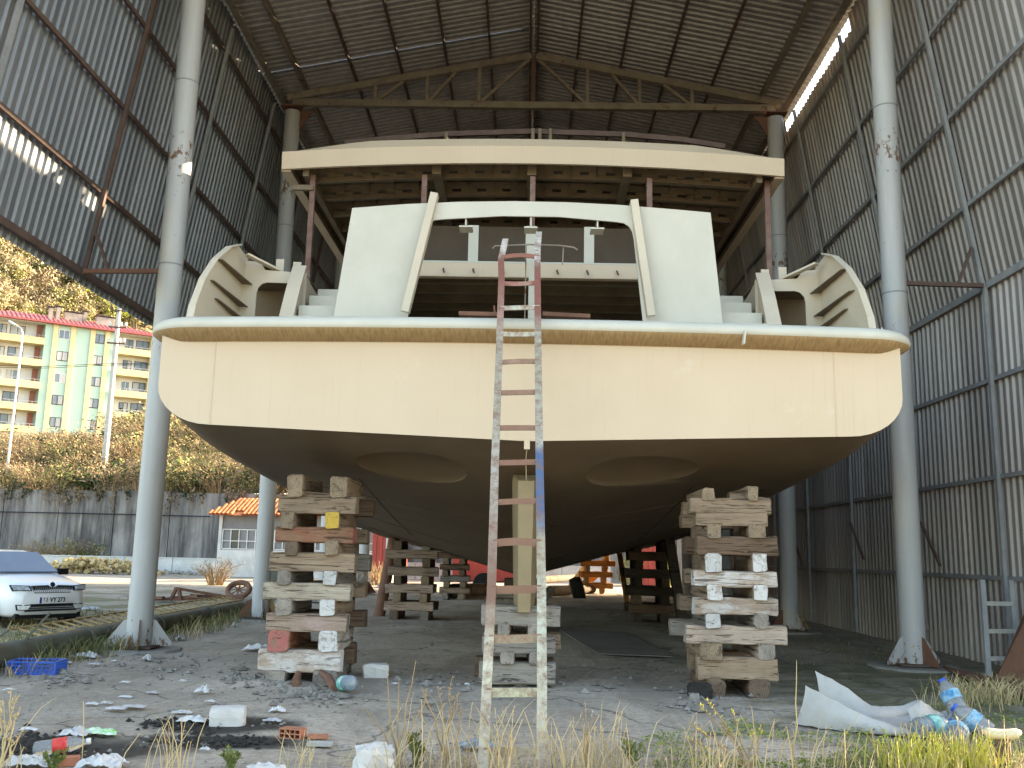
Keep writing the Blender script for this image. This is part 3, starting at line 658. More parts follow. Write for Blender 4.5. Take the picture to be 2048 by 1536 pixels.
# middle deck and the room under it
m = MB(); m.box((0, 15.32, 6.27), (5.9, .03, .23)); m.box((0, 15.38, 6.155), (5.9, .14, .02)); m.build('deck_edge_beam', 'primer', boat)
m = MB(); m.box((0, 23, 6.40), (5.9, 15.4, .03)); m.build('middle_deck', 'primer_grey', boat)
for k in range(18):
    y = 15.95 + .62 * k; m = MB(); m.box((0, y, 6.30), (5.8, .02, .17)); m.box((0, y, 6.21), (5.8, .12, .015)); m.build('deck_beam', 'beam_primer', boat)
for sx in (-1, 1):
    m = MB(); m.box((sx * 2.93, 23, 5.34), (.03, 15.3, 2.08)); m.build('house_side', 'primer_grey', boat)
m = MB(); m.box((0, 27.5, 5.34), (5.8, .03, 2.08)); m.build('house_front', 'beam_primer', boat)
m = MB(); m.box((.03, 14.4, 5.2), (.10, .10, 1.85)); m.build('inner_post', 'primer_grey', boat)
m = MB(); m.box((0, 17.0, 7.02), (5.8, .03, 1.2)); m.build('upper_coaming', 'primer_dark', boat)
for xx in (-1.45, -.95, -.45, .45, .95, 1.45):
    m = MB(); m.path([(xx, 15.30, 6.28), (xx, 15.24, 6.24), (xx + .02, 15.24, 6.19)], .014, 6); m.build('hook', 'steel_brown', boat)
# canopy
YC = 15.5
def camz(x): return .17 * (1 - (x / 4.34)**2)
xs_ = [-4.34 + 8.68 * k / 24 for k in range(25)]
m = MB(); m.grid([[Vector((x, YC, 8.08 + camz(x))) for x in xs_], [Vector((x, YC - .02, 8.39 + camz(x))) for x in xs_]])
m.grid([[Vector((x, YC + .06, 8.08 + camz(x))) for x in xs_], [Vector((x, YC, 8.08 + camz(x))) for x in xs_]])
m.grid([[Vector((x, YC - .02, 8.39 + camz(x))) for x in xs_], [Vector((x * (1 - .02), YC + .16 * min(1, (4.36 - abs(x)) / 1.2), 8.39 + camz(x) + .21 * min(1, (4.36 - abs(x)) / 1.3))) for x in xs_]])
m.build('canopy_fascia', 'primer', boat, smooth=True)
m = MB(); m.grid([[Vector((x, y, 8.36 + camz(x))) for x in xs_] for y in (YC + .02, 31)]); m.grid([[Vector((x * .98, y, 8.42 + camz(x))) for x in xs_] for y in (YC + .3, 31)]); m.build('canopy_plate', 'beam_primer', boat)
for sx in (-1, 1):
    m = MB(); m.box((sx * 4.33, 23.3, 8.23), (.03, 15.5, .31)); m.box((sx * 4.27, 23.3, 8.07), (.16, 15.5, .02)); m.build('side_fascia', 'primer', boat)
    m = MB(); m.box((sx * 3.95, 23.3, 8.10), (.10, 15.3, .16)); m.build('side_girder', 'beam_primer', boat)
for xx in (-1.68, 0, 1.68):
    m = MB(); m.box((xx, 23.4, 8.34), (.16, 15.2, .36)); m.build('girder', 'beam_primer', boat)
for k in range(17):
    y = 16.12 + .86 * k; m = MB(); p = .47
    i0 = -8
    zb = lambda x: 8.06 + camz(x)
    for i in range(-8, 9):
        c = i * p; z = zb(c); sl = -2 * .17 * c / 4.34**2
        rot = Matrix.Rotation(-math.atan(sl), 3, 'Y')
        m.box((c, y, z + .04), (p + .01, .012, .09), rot); m.box((c, y, z + .21), (p + .01, .012, .13), rot); m.box((c - .16, y, z + .115), (.16, .012, .07), rot); m.box((c + .16, y, z + .115), (.16, .012, .07), rot)
        m.box((c, y, z - .005), (p + .01, .11, .014), rot)
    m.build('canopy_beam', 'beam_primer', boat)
for i in range(-8, 8):
    xx = (i + .5) * .47; m = MB(); m.box((xx, 23.2, 8.32 + camz(xx)), (.012, 15.0, .10)); m.build('stringer', 'beam_primer', boat)
for xx, mt, z0, yy in ((-3.86, 'post_rust', 4.3, 15.85), (-1.88, 'post_rust', 6.4, 15.8), (0.02, 'post_rust', 6.4, 15.8), (2.06, 'post_rust', 6.4, 15.8), (4.12, 'post_rust', 4.3, 15.85)):
    m = MB(); m.box((xx, yy, (z0 + 8.12) / 2), (.09, .09, 8.12 - z0)); m.build('canopy_post', mt, boat)
m = MB(); m.box((-4.02, 15.8, 7.86), (.36, .08, .09)); m.build('post_bracket', 'beam_primer', boat)
# roof hoop and its little stanchions
hp = [atd(px, py, 17.2) for px, py in ((690, 286), (780, 277), (900, 268), (1060, 263), (1250, 269), (1360, 279), (1450, 293))]
m = MB()
for a, b in zip(hp, hp[1:]): m.beam(a, b, .05, .10)
m.build('roof_hoop', 'steel_brown', boat)
for px in (893, 1066, 1080, 1101, 1247):
    a = atd(px, 258 if px in (1066, 1080, 1101) else 266, 17.15); m = MB(); m.beam(a, (a.x, a.y, 8.7), .06, .06); m.build('stanchion', 'beam_primer', boat)
# stairs beside the bulkhead and the bulwark ends in the corners
for sx in (-1, 1):
    for d, yy, xo in ((12.80, 632, 3.36), (13.15, 611, 3.30), (13.5, 591, 3.24), (13.85, 578, 3.20)):
        zt = atd(620, yy, d).z; m = MB(); m.box((sx * (xo + 2.5) / 2, d + .35, (4.28 + zt) / 2), (xo - 2.5, .70, zt - 4.28)); m.build('stair_step', 'primer_grey', boat)
    o1 = [(11.92, 4.27), (12.02, 4.72), (12.20, 5.14), (12.46, 5.50), (12.80, 5.78), (13.12, 5.92), (13.55, 5.84), (13.55, 4.27)]
    m = MB()
    rows = []
    nz = 8
    bx = lambda y, z: sx * (4.46 - .10 * max(0, z - 4.6) - .10 * max(0, y - 12.2))
    m.slab([(bx(y, z), y, z) for y, z in o1], (sx * .02, 0, 0)); m.build('bulwark_plate', 'primer_mid', boat)
    m = MB()                                            # flange along the curved edge
    for (ya, za), (yb, zb_) in zip(o1[:6], o1[1:6]): m.beam((bx(ya, za) - sx * .03, ya, za), (bx(yb, zb_) - sx * .03, yb, zb_), .10, .015)
    m.build('bulwark_flange', 'primer_mid', boat)
    fx0, fx1, YF = 4.36, 3.30, 13.5                      # web frame with rounded opening
    fo = [(fx0, 4.27), (fx0 - .12, 5.80), (4.0, 5.78), (3.92, 5.66), (fx1, 5.62), (fx1, 4.27)]
    fi = [(3.36, 4.27), (3.36, 5.46)] + [(3.88 + .15 * math.sin(a), 5.30 + .17 * math.cos(a)) for a in (0.0, R_(30), R_(60), R_(90))] + [(4.03, 4.27)]
    m = MB(); m.slab([(sx * x, YF, z) for x, z in fo + fi], (0, .02, 0)); m.build('web_frame', 'primer_mid', boat)
    o2 = [(12.62, 4.27), (12.86, 4.78), (13.16, 5.30), (13.46, 5.72), (13.95, 5.58), (14.7, 5.50), (14.7, 4.27)]
    m = MB(); m.box((sx * 3.83, 14.5, 4.95), (1.0, .02, 1.34)); m.build('back_frame', 'primer_shaded', boat)  # plate closing the box; shade inside the opening put into its colour
    m = MB(); m.box((sx * 3.83, 14.03, 5.63), (.98, .95, .02)); m.build('box_top', 'primer_shaded', boat)
    m = MB(); m.slab([(sx * 3.34, y, z) for y, z in o2], (sx * .02, 0, 0)); m.build('inner_bulwark', 'primer_mid', boat)
    m = MB()
    for (ya, za), (yb, zb_) in zip(o2[:3], o2[1:4]): m.beam((sx * 3.40, ya, za), (sx * 3.40, yb, zb_), .20, .015, (0, -.6, 1))
    m.build('bulwark_flange', 'primer_mid', boat)
    for z, ya, wd in ((5.52, 12.55, .15), (5.18, 12.42, .14), (4.98, 12.62, .14)):
        m = MB(); m.slab([(bx(ya, z), ya, z), (bx(ya, z) - sx * wd * .6, ya + .02, z - .01), (bx(13.5, z) - sx * wd, 13.48, z - .10), (bx(13.5, z), 13.48, z - .09)], (0, 0, .012)); m.build('stiffener', 'primer_shaded', boat)  # shade on the bars' undersides put into their colour
    for xx, z in ((3.76, 5.76), (3.50, 5.72)):
        m = MB(); m.box((sx * xx, 13.7, z), (.12, .02, .26)); m.build('frame_stub', 'primer_mid', boat)
    m = MB(); m.slab([(sx * 4.52, 11.86, 4.28), (sx * 4.52, 12.3, 4.28), (sx * 4.52, 11.9, 4.55)] if sx > 0 else [(sx * 4.54, 11.86, 4.28), (sx * 4.54, 12.3, 4.28), (sx * 4.54, 11.9, 4.52)], (sx * -.012, 0, 0)); m.build('corner_plate', 'primer_mid', boat)
    m = MB(); m.beam((sx * 4.12, 13.2, 5.80), (sx * 3.7, 13.6, 5.66), .10, .03); m.build('top_strip', 'primer_mid', boat)
    m = MB(); m.box((sx * 3.6, 15.5, 5.0), (1.8, 3.0, .03)); m.build('side_deck', 'primer_grey', boat)
# odds and ends on the rail
m = MB(); m.beam(atd(918, 628, 11.7), atd(1000, 630, 11.7), .10, .05); m.beam(atd(988, 612, 11.7), atd(990, 630, 11.7), .05, .02)
tag(m.build('angle_bar', 'rust_plate'), 'rusty brown angle bar lying on the stern rail left of the ladder', 'steel bar')
m = MB(); m.beam(atd(1085, 629, 11.75), atd(1180, 634, 11.75), .12, .05)
tag(m.build('flat_bar', 'rust_plate'), 'rusty flat bar lying on the stern rail right of the ladder', 'steel bar')
m = MB(); m.path([atd(px, py, 12.3) for px, py in ((985, 497), (990, 492), (1060, 489), (1120, 491), (1148, 495), (1155, 500))], .011, 6); m.path([atd(1053, 490, 12.3), atd(1052, 512, 12.3), (atd(1052, 512, 12.3).x, 12.3, 4.3)], .009, 6); m.path([atd(1127, 492, 12.3), atd(1125, 530, 12.3)], .009, 6)
tag(m.build('bent_rod', 'steel_tan'), 'thin bent steel rod standing behind the ladder top', 'rod')

# ---- ladder -------------------------------------------------------------------
lad = thing('ladder', 'rusty hand welded steel ladder with chipped paint leaning on the stern', 'ladder', (-.05, 7.3, 0))
A, B = Vector((0, 7.28, -.02)), Vector((0, 11.00, 4.46)); ld = (B - A).normalized()
def lad_t(py, px=1040):
    r = ray(px, py); n_ = Vector((0, ld.z, -ld.y)); t = (A - Vector((0, 0, CAM_H))).dot(n_) / r.dot(n_); return Vector((0, 0, CAM_H)) + r * t
def rail_pts(side):
    px = {-1: [(966, 1536), (973, 1385), (983, 1180), (990, 926), (999, 690), (1003, 560), (1002, 520), (1011, 480)], 1: [(1083, 1536), (1084, 1385), (1083, 1180), (1079, 926), (1076, 690), (1075, 560), (1075, 500), (1078, 466)]}[side]
    return [lad_t(y, x) for x, y in px]
for side, nm in ((-1, 'ladder_left'), (1, 'ladder_right')):
    P = rail_pts(side); d0 = (P[0] - P[1]).normalized(); P = [P[0] + d0 * .12] + P
    m = MB()
    rows = []
    for p in P:
        hw, hd = .039, .022; nn = Vector((0, -ld.z, ld.y))
        rows.append([p + Vector((-hw, 0, 0)) - nn * hd, p + Vector((hw, 0, 0)) - nn * hd, p + Vector((hw, 0, 0)) + nn * hd, p + Vector((-hw, 0, 0)) + nn * hd])
    m.grid(rows, closed=True); k = len(P) * 4; m.f += [(0, 1, 2, 3), (k - 1, k - 2, k - 3, k - 4)]; m.m += [0, 0]
    m.build('rail', nm, lad)
LP, RP = rail_pts(-1), rail_pts(1)
for i, py in enumerate((515, 567, 617, 668, 725, 786, 856, 926, 1005, 1087, 1180, 1278, 1385, 1505)):
    a, b = lad_t(py, interp([(480, 1006), (560, 1003), (690, 999), (926, 990), (1180, 983), (1536, 966)], py)), lad_t(py - (2 if i % 3 else 0), interp([(466, 1078), (1180, 1083), (1536, 1083)], py))
    nn = Vector((0, -ld.z, ld.y)); sag = (0, -.012, .004, -.006, .008, 0, .002, 0, .006, .018, 0, -.004, 0, 0)[i]
    if i == 0: sag = .03
    m = MB(); mid = (a + b) / 2 + Vector((0, 0, sag)); hh = .027 if i < 9 else .034
    rows = []
    for p in (a, lerp(a, b, .25) + Vector((0, 0, sag * .7)), mid, lerp(a, b, .75) + Vector((0, 0, sag * .7)), b):
        rows.append([p + Vector((0, -.012, -hh)), p + Vector((0, -.012, hh)), p + Vector((0, .012, hh)), p + Vector((0, .012, -hh))])
    m.grid(rows, closed=True); m.build('rung', 'ladder_rung', lad)

# ================================================================== TIMBER CRIBS
ORD = ['bottom', 'second', 'third', 'fourth', 'fifth', 'sixth', 'seventh', 'eighth', 'ninth', 'tenth', 'eleventh', 'twelfth', 'thirteenth', 'fourteenth', 'fifteenth']
def timber_mesh(L, wy, hz, seed, rnd=.09, mats=('wood_tan', 'end_tan')):
    """a hewn baulk along local x: chamfered section, uneven along its length"""
    rg = random.Random(seed); n = 12; rows = []
    ch = rnd * min(wy, hz)
    base = []
    for sx, sy in ((1, 1), (-1, 1), (-1, -1), (1, -1)):
        c = ch * rg.uniform(.5, 1.6)
        pts = [(sx * (wy / 2), sy * (hz / 2 - c)), (sx * (wy / 2 - c * .3), sy * (hz / 2 - c * .3)), (sx * (wy / 2 - c), sy * (hz / 2))]
        base += pts if sx * sy > 0 else pts[::-1]
    st = [-.5, -.485, -.3, -.1, .1, .3, .485, .5]
    ph = rg.uniform(0, 9); bow = rg.uniform(-.012, .012)
    for k, t in enumerate(st):
        sc = .94 if k in (0, 7) else 1
        row = []
        for j, (y, z) in enumerate(base):
            q = .06 * min(wy, hz)
            dy = q * mnoise.noise(Vector((t * 5 + ph, j * .7, 1))) * 2; dz = q * mnoise.noise(Vector((t * 5 + ph, j * .7, 5))) * 2
            row.append(Vector((t * L + (rg.uniform(-.008, .008) if k in (0, 7) else 0), y * sc + dy, z * sc + dz * .6 + bow * math.cos(t * 3))))
        rows.append(row)
    m = MB(); m.grid(rows, closed=True); m.f += [tuple(range(n))[::-1], tuple(range(7 * n, 8 * n))]; m.m += [1, 1]
    return m.mesh('timber', mats)
TSEED = [100]
def timber(c, L, wy, hz, ang, label, group, mats, rnd=.09, tilt=0.0, name='timber'):
    TSEED[0] += 1
    o = bpy.data.objects.new(name, timber_mesh(L, wy, hz, TSEED[0], rnd, mats)); COL.objects.link(o)
    o.matrix_world = Matrix.Translation(c) @ Matrix.Rotation(ang, 4, 'Z') @ Matrix.Rotation(tilt, 4, 'Y')
    return tag(o, label, 'timber', group)
WM = {'tan': ('wood_tan', 'end_tan'), 'grey': ('wood_grey', 'end_grey'), 'brown': ('wood_brown', 'end_brown'), 'dark': ('wood_dark', 'end_dark'), 'pale': ('wood_pale', 'end_grey'), 'white': ('wood_white', 'end_white'),
      'pink': ('wood_pink', 'end_grey'), 'red': ('wood_red', 'end_red'), 'mint': ('wood_mint', 'end_grey'), 'yellow': ('wood_tan', 'end_yellow'), 'whiteend': ('wood_tan', 'end_white'), 'greywhite': ('wood_grey', 'end_white'), 'orange': ('wood_orange_lit', 'end_orange_lit')}
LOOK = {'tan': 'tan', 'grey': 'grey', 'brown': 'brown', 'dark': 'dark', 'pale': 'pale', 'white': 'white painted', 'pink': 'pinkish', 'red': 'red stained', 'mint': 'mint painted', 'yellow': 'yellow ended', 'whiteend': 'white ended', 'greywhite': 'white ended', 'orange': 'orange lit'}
def photo_crib(courses, off, sc, d, depth, where, skew=0.0):
    """courses bottom-up; each: ('T', kind, (x0,x1,y0,y1)) or ('E', [(kind, box), (kind, box)]) in crop pixels at the crib's front plane"""
    grp = 'timbers of the ' + where
    def W(b):
        x0, x1, y0, y1 = b; p = atd(off[0] + x0 / sc, off[1] + y1 / sc, d); q = atd(off[0] + x1 / sc, off[1] + y0 / sc, d); return p, q
    for ci, c in enumerate(courses):
        nm = ORD[ci]
        if c[0] == 'T':
            p, q = W(c[2]); h = q.z - p.z
            timber(((p.x + q.x) / 2, d + .12, (p.z + q.z) / 2), q.x - p.x, .22, h + .012, U(-.02, .02) + skew, f'{LOOK[c[1]]} timber crosswise in front, {nm} course of the {where}', grp, WM[c[1]], tilt=U(-.006, .006))
            k2 = random.choice(['brown', 'tan', 'grey'])
            timber(((p.x + q.x) / 2 + c[3] if len(c) > 3 else (p.x + q.x) / 2 + U(-.05, .07), d + depth - .14, (p.z + q.z) / 2), q.x - p.x + U(-.1, .1), .22, h + .012, U(-.04, .04) + skew, f'rear crosswise timber, {nm} course of the {where}', grp, WM[k2])
        else:
            for j, (k, b) in enumerate(c[1]):
                p, q = W(b); rn = .24 if k in ('grey', 'brown') else .13
                L = depth + U(-.02, .10)
                timber(((p.x + q.x) / 2, d - .02 + L / 2, (p.z + q.z) / 2), L, q.x - p.x, q.z - p.z + .012, math.pi / 2 + U(-.05, .05), f'{LOOK[k]} lengthwise timber, {("left", "right")[j]} in {nm} course of the {where}', grp, WM[k], rnd=rn)
photo_crib([
    ('E', [('grey', (212, 345, 1305, 1402)), ('grey', (480, 630, 1305, 1402))]), ('T', 'white', (160, 655, 1188, 1305)),
    ('E', [('red', (225, 355, 1068, 1190)), ('white', (512, 635, 1070, 1190))]), ('T', 'pink', (205, 690, 975, 1068)),
    ('E', [('grey', (262, 372, 880, 977)), ('whiteend', (535, 640, 882, 977))]), ('T', 'pale', (190, 710, 795, 881)),
    ('E', [('grey', (285, 372, 712, 797)), ('greywhite', (558, 642, 712, 797))]), ('T', 'tan', (228, 735, 618, 713)),
    ('E', [('brown', (312, 395, 540, 619)), ('tan', (568, 655, 540, 619))]), ('T', 'red', (262, 730, 462, 541)),
    ('E', [('tan', (308, 392, 366, 463)), ('yellow', (562, 655, 368, 463))]), ('T', 'tan', (280, 745, 278, 367)),
    ('E', [('tan', (335, 437, 150, 278)), ('tan', (583, 700, 160, 278))])], (460, 900), 2.953, 12.0, 1.15, 'front left crib')
photo_crib([
    ('E', [('brown', (365, 485, 1340, 1468)), ('brown', (645, 780, 1340, 1468))]), ('T', 'tan', (312, 822, 1212, 1341)),
    ('E', [('tan', (330, 470, 1106, 1213)), ('pink', (680, 786, 1112, 1213))]), ('T', 'mint', (235, 878, 1010, 1108)),
    ('E', [('greywhite', (365, 466, 923, 1011)), ('grey', (665, 764, 923, 1011))]), ('T', 'white', (290, 821, 832, 924)),
    ('E', [('whiteend', (365, 466, 737, 833)), ('whiteend', (668, 760, 738, 833))]), ('T', 'white', (285, 816, 652, 738)),
    ('E', [('whiteend', (362, 470, 536, 653)), ('whiteend', (662, 757, 538, 653))]), ('T', 'brown', (305, 820, 432, 538)),
    ('E', [('tan', (362, 458, 346, 433)), ('tan', (640, 752, 350, 433))]), ('T', 'tan', (300, 755, 277, 352)), ('T', 'tan', (260, 777, 192, 278)),
    ('E', [('tan', (338, 412, 120, 193)), ('tan', (628, 698, 105, 193))])], (1300, 940), 3.2, 11.7, 1.2, 'front right crib', skew=-.02)
photo_crib([
    ('T', 'grey', (222, 812, 1105, 1256)), ('E', [('grey', (386, 497, 1012, 1107)), ('grey', (598, 700, 1012, 1107))]), ('T', 'grey', (245, 812, 903, 1014)),
    ('E', [('pale', (380, 470, 805, 905)), ('pale', (590, 690, 805, 905))]), ('T', 'grey', (240, 850, 668, 806))], (900, 1040), 3.84, 11.95, .75, 'centre crib')
def free_crib(base, n, w, depth, hc, kinds, where, ang=0.0, lean=(0, 0)):
    grp = 'timbers of the ' + where; z = 0.0; base = Vector(base); ca, sa = math.cos(ang), math.sin(ang)
    def put(lx, ly, z, L, a, lab, k):
        timber((base.x + lx * ca - ly * sa + lean[0] * z, base.y + lx * sa + ly * ca + lean[1] * z, z), L, .2, hc + .008, a + ang + U(-.04, .04), lab, grp, WM[k], rnd=random.choice((.09, .12, .3)), tilt=U(-.01, .01))
    for i in range(n):
        zc = z + hc / 2; ks = [random.choice(kinds) for _ in range(2)]
        if i % 2 == 0:
            for j, sx in enumerate((-1, 1)): put(sx * w * .27 + U(-.03, .03), depth / 2, zc, depth + U(-.03, .12), math.pi / 2, f'{LOOK[ks[j]]} lengthwise timber, {("left", "right")[j]} in {ORD[i]} course of the {where}', ks[j])
        else:
            for j, ly in enumerate((.12, depth - .12)): put(U(-.05, .05), ly, zc, w + U(-.12, .12), 0, f'{LOOK[ks[j]]} crosswise timber, {("front", "rear")[j]} in {ORD[i]} course of the {where}', ks[j])
        z += hc
    return z
free_crib((-2.72, 23.2, 0), 9, 1.22, 1.0, .205, ['brown', 'grey', 'tan', 'pink'], 'second left crib')
free_crib((-2.45, 33.5, 0), 8, 1.1, .9, .20, ['brown', 'grey', 'tan'], 'far left crib')
free_crib((3.18, 24.1, 0), 9, 1.25, 1.0, .215, ['dark', 'dark', 'brown'], 'dark right crib', lean=(-.02, 0))  # dark kinds put the crib's backlit silhouette into the wood colour
free_crib((2.95, 41.0, 0), 7, 1.35, .9, .23, ['orange', 'orange', 'tan'], 'sunlit far crib', lean=(.10, 0))  # orange kinds carry the low sun's glow in the wood colour
free_crib((-.05, 20.5, 0), 4, 1.15, .8, .22, ['grey', 'brown'], 'second keel crib', )
free_crib((-.05, 28.5, 0), 4, 1.15, .8, .22, ['grey', 'brown', 'tan'], 'third keel crib')
# wedges between crib and hull
for (px, py, d, L, lab) in ((668, 988, 12.15, .75, 'thin wooden wedge on top of the front left crib'), (1500, 991, 11.85, .5, 'splintered wedge on top of the front right crib')):
    c = atd(px, py, d); m = MB(); m.slab([(c.x - L / 2, d, c.z - .05), (c.x + L / 2, d, c.z - .05), (c.x + L / 2, d, c.z - .03), (c.x - L / 2, d, c.z + .03)], (0, .16, 0)); tag(m.build('wedge', 'wood_tan'), lab, 'wedge')
# slanted shores
a, b = atz(758, 1232), Vector((0, 0, 0)); b = atd(790, 1068, a.y + .3); m = MB(); m.tube(a - Vector((0, 0, .02)), b, .145, .145, 16); tag(m.build('shore_pole', 'rust_plate', smooth=True), 'slanting rusty red steel pipe propping the left side of the hull', 'prop')
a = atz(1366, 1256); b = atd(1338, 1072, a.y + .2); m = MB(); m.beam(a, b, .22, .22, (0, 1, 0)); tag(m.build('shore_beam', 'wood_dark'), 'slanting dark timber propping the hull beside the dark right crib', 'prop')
a = atz(1255, 1212); b = atd(1238, 1100, a.y + .2); m = MB(); m.beam(a, b, .16, .16, (0, 1, 0)); tag(m.build('shore_beam', 'wood_orange_lit'), 'thin orange timber shore behind the dark right crib', 'prop')

# ================================================================== BACKGROUND: flats, poles, hut, trees
def building(name, label, O, ang, zb, zt):
    """frame for a block of flats: u along the facade, n out of it, metres"""
    t = thing(name, label, 'building', (O[0], O[1], zb)); u = Vector((math.sin(R_(ang)), math.cos(R_(ang)), 0)); nn = Vector((u.y, -u.x, 0)); rot = Matrix((u, nn, Vector((0, 0, 1)))).transposed()
    def B(u0, u1, z0, z1, n0, n1, pname, mt, parent=None):
        m = MB(); c = Vector((O[0], O[1], 0)) + u * ((u0 + u1) / 2) + nn * ((n0 + n1) / 2) + Vector((0, 0, (z0 + z1) / 2)); m.box(c, (u1 - u0, n1 - n0, z1 - z0), rot); return m.build(pname, mt, parent or t)
    return t, B, u, nn
O = atd(-30, 700, 118); EAVE = atd(150, 650, 123).z; FH = 2.95; NF = 6; BASE = EAVE - FH * NF - .2
fl, B, u_, n_ = building('apartment_block', 'green and yellow apartment block with balconies and a red roof', O, 57, BASE, EAVE)
pu = lambda px: None
def upx(px, py=760):                                      # facade coordinate met by a photo pixel
    r = ray(px, py); o = Vector((0, 0, CAM_H)); P = Vector((O.x, O.y, 0)); t = (P - o).dot(n_) / r.dot(n_); return (o + r * t - P).dot(u_)
uL0, uL1, uR0, uR1 = upx(-60), upx(80), upx(224), upx(303)
B(uL1, uR0, BASE, EAVE, -11, 0, 'wall', 'green_wall')
B(uL0, uL1 - .003, BASE, EAVE, -11, -1.5, 'wall', 'white_plaster'); B(uR0 + .003, uR1, BASE, EAVE, -11, -1.4, 'wall', 'white_plaster')
B(uR1 - .45, uR1 + .02, BASE, EAVE - .01, -11.02, .0, 'wall_strip', 'yellow_wall')
for px in (101, 137, 177, 207): B(upx(px) - .3, upx(px) + .3, BASE, EAVE - .03, -.02, .14, 'wall_strip', 'yellow_wall')
def window(u0, u1, z0, z1, n0, fr, wh):
    wn = B(u0, u1, z0, z1, n0 - .02, n0 + .05, 'window', 'window_frame_white' if wh else 'window_frame_dark'); k = 2 if u1 - u0 < 2 else 3; g = .09
    for i in range(k):
        a = u0 + g + (u1 - u0 - g) * i / k; b = u0 + (u1 - u0 - g) * (i + 1) / k
        B(a, b, z0 + g, z1 - g, n0 + .05, n0 + .07, 'pane', random.choice(['window_glass', 'window_glass', 'curtain']), wn)
for f in range(NF):
    zt_ = EAVE - f * FH
    for px, wh in ((119, f in (0, 2)), (190, False)):
        c = upx(px); window(c - .68, c + .68, zt_ - 2.0, zt_ - .72, 0, 0, wh)
    for (a, b, nb, cr) in ((uL0, uL1, -1.5, .25), (uR0, uR1 - .47, -1.4, -.2)):
        zb = zt_ - FH; sl = B(a, b + .0, zb - .12, zb + .10, nb + .003, .25, 'balcony', 'yellow_wall')
        B(a, b, zb + .101, zb + .78, .12, .24, 'parapet', 'yellow_wall', sl); B(b - .10, b, zb + .102, zb + .78, nb + .1, .115, 'parapet', 'yellow_wall', sl)
        m = MB(); C0 = Vector((O.x, O.y, 0)); p = lambda uu, z: C0 + u_ * uu + n_ * .18 + Vector((0, 0, z))
        m.tube(p(a, zb + 1.08), p(b, zb + 1.08), .03, n=5)
        for k in range(6): m.tube(p(lerp(a, b, (k + .5) / 6), zb + .75), p(lerp(a, b, (k + .5) / 6), zb + 1.08), .02, n=4)
        m.build('railing', 'lamp_metal', sl)
        if f == 0: B(a, b, zt_ - .25, zt_ - .003, nb + .003, .2, 'balcony_head', 'white_plaster')
        w0 = lerp(a, b, .30); window(w0, w0 + 1.15, zb + .12, zt_ - .65, nb, 0, f == 2); window(w0 + 1.5, w0 + 3.3, zb + .12 if cr > 0 else zb + .6, zt_ - .62, nb, 0, f == 2 and cr > 0)
        pr = (b - .9, b - .25) if cr > 0 else (a + .02, a + .45)
        B(pr[0], pr[1], zb + .12, zt_ - .3, nb, nb + .25, 'pier', 'brick_wall_paint')
m = MB(); C0 = Vector((O.x, O.y, 0)); P_ = lambda uu, nn, z: C0 + u_ * uu + n_ * nn + Vector((0, 0, z))
um = (uL0 + uR1) / 2
ra = [P_(uL0 - .6, .8, EAVE + .05), P_(uR1 + .7, .8, EAVE + .05), P_(uR1 + .7, -11.8, EAVE + .05), P_(uL0 - .6, -11.8, EAVE + .05), P_(uL0 + 4, -5.5, EAVE + 2.1), P_(uR1 - 4, -5.5, EAVE + 2.1)]
m.add(ra + [p - Vector((0, 0, .22)) for p in ra[:4]], [(0, 1, 5, 4), (1, 2, 5), (2, 3, 4, 5), (3, 0, 4), (6, 7, 1, 0), (7, 8, 2, 1), (8, 9, 3, 2), (9, 6, 0, 3), (9, 8, 7, 6)])
roof = m.build('roof', 'roof_red', fl)
k = 0
while uL0 - .4 + k * .55 < uR1 + .5:                       # tile courses running up the front slope
    uu = uL0 - .4 + k * .55; top = max(0, min(1, min(uu - uL0 + .6, uR1 + .7 - uu) / 4.6))
    m = MB(); m.beam(P_(uu, .82, EAVE + .09), P_(uu, .8 - 6.3 * top - .05, EAVE + .10 + 2.05 * top), .09, .08); m.build('roof_rib', 'roof_red', roof); k += 1
for px, nn, w_, h_ in ((90, -2, .5, 1.5), (105, -2, .5, 1.7), (140, -3.4, 2.2, 1.5), (165, -4, .5, 2), (206, -3.0, 2.4, 1.4)):
    cu = upx(px); ch = B(cu - w_ / 2, cu + w_ / 2, EAVE + .3, EAVE + .9 + h_, nn - .4, nn + .4, 'chimney', 'chimney', roof)
    B(cu - w_ / 2 - .15, cu + w_ / 2 + .15, EAVE + 1.0 + h_, EAVE + 1.12 + h_, nn - .55, nn + .55, 'chimney', 'window_frame_dark', roof)
# neighbour block at the left edge
O2 = atd(-70, 700, 128); E2 = atd(0, 655, 128).z
f2, B2, u2, n2 = building('apartment_block', 'pink apartment block cut by the left edge of the picture', O2, 80, E2 - 16, E2)
B2(-4, 4.9, E2 - 16, E2, -9, 0, 'wall', 'pink_wall')
for f in range(4):
    w1 = B2(2.6, 4.0, E2 - 2.1 - f * 2.95, E2 - .8 - f * 2.95, -.01, .05, 'window', 'window_frame_white'); B2(2.7, 3.9, E2 - 2.0 - f * 2.95, E2 - .9 - f * 2.95, .05, .07, 'pane', 'window_glass', w1)
B2(-4.4, 5.3, E2 + .002, E2 + .25, -9.4, .4, 'roof', 'tile_orange')
O3 = atd(-20, 610, 170); f3, B3, u3, n3 = building('hillside_house', 'small grey flat roofed house on the slope behind the red roof', O3, 75, O3.z - 9, O3.z)
B3(0, 4.5, O3.z - 9, O3.z, -5, 0, 'wall', 'chimney'); B3(-.3, 4.8, O3.z + .002, O3.z + .3, -5.3, .3, 'roof', 'pole_concrete')
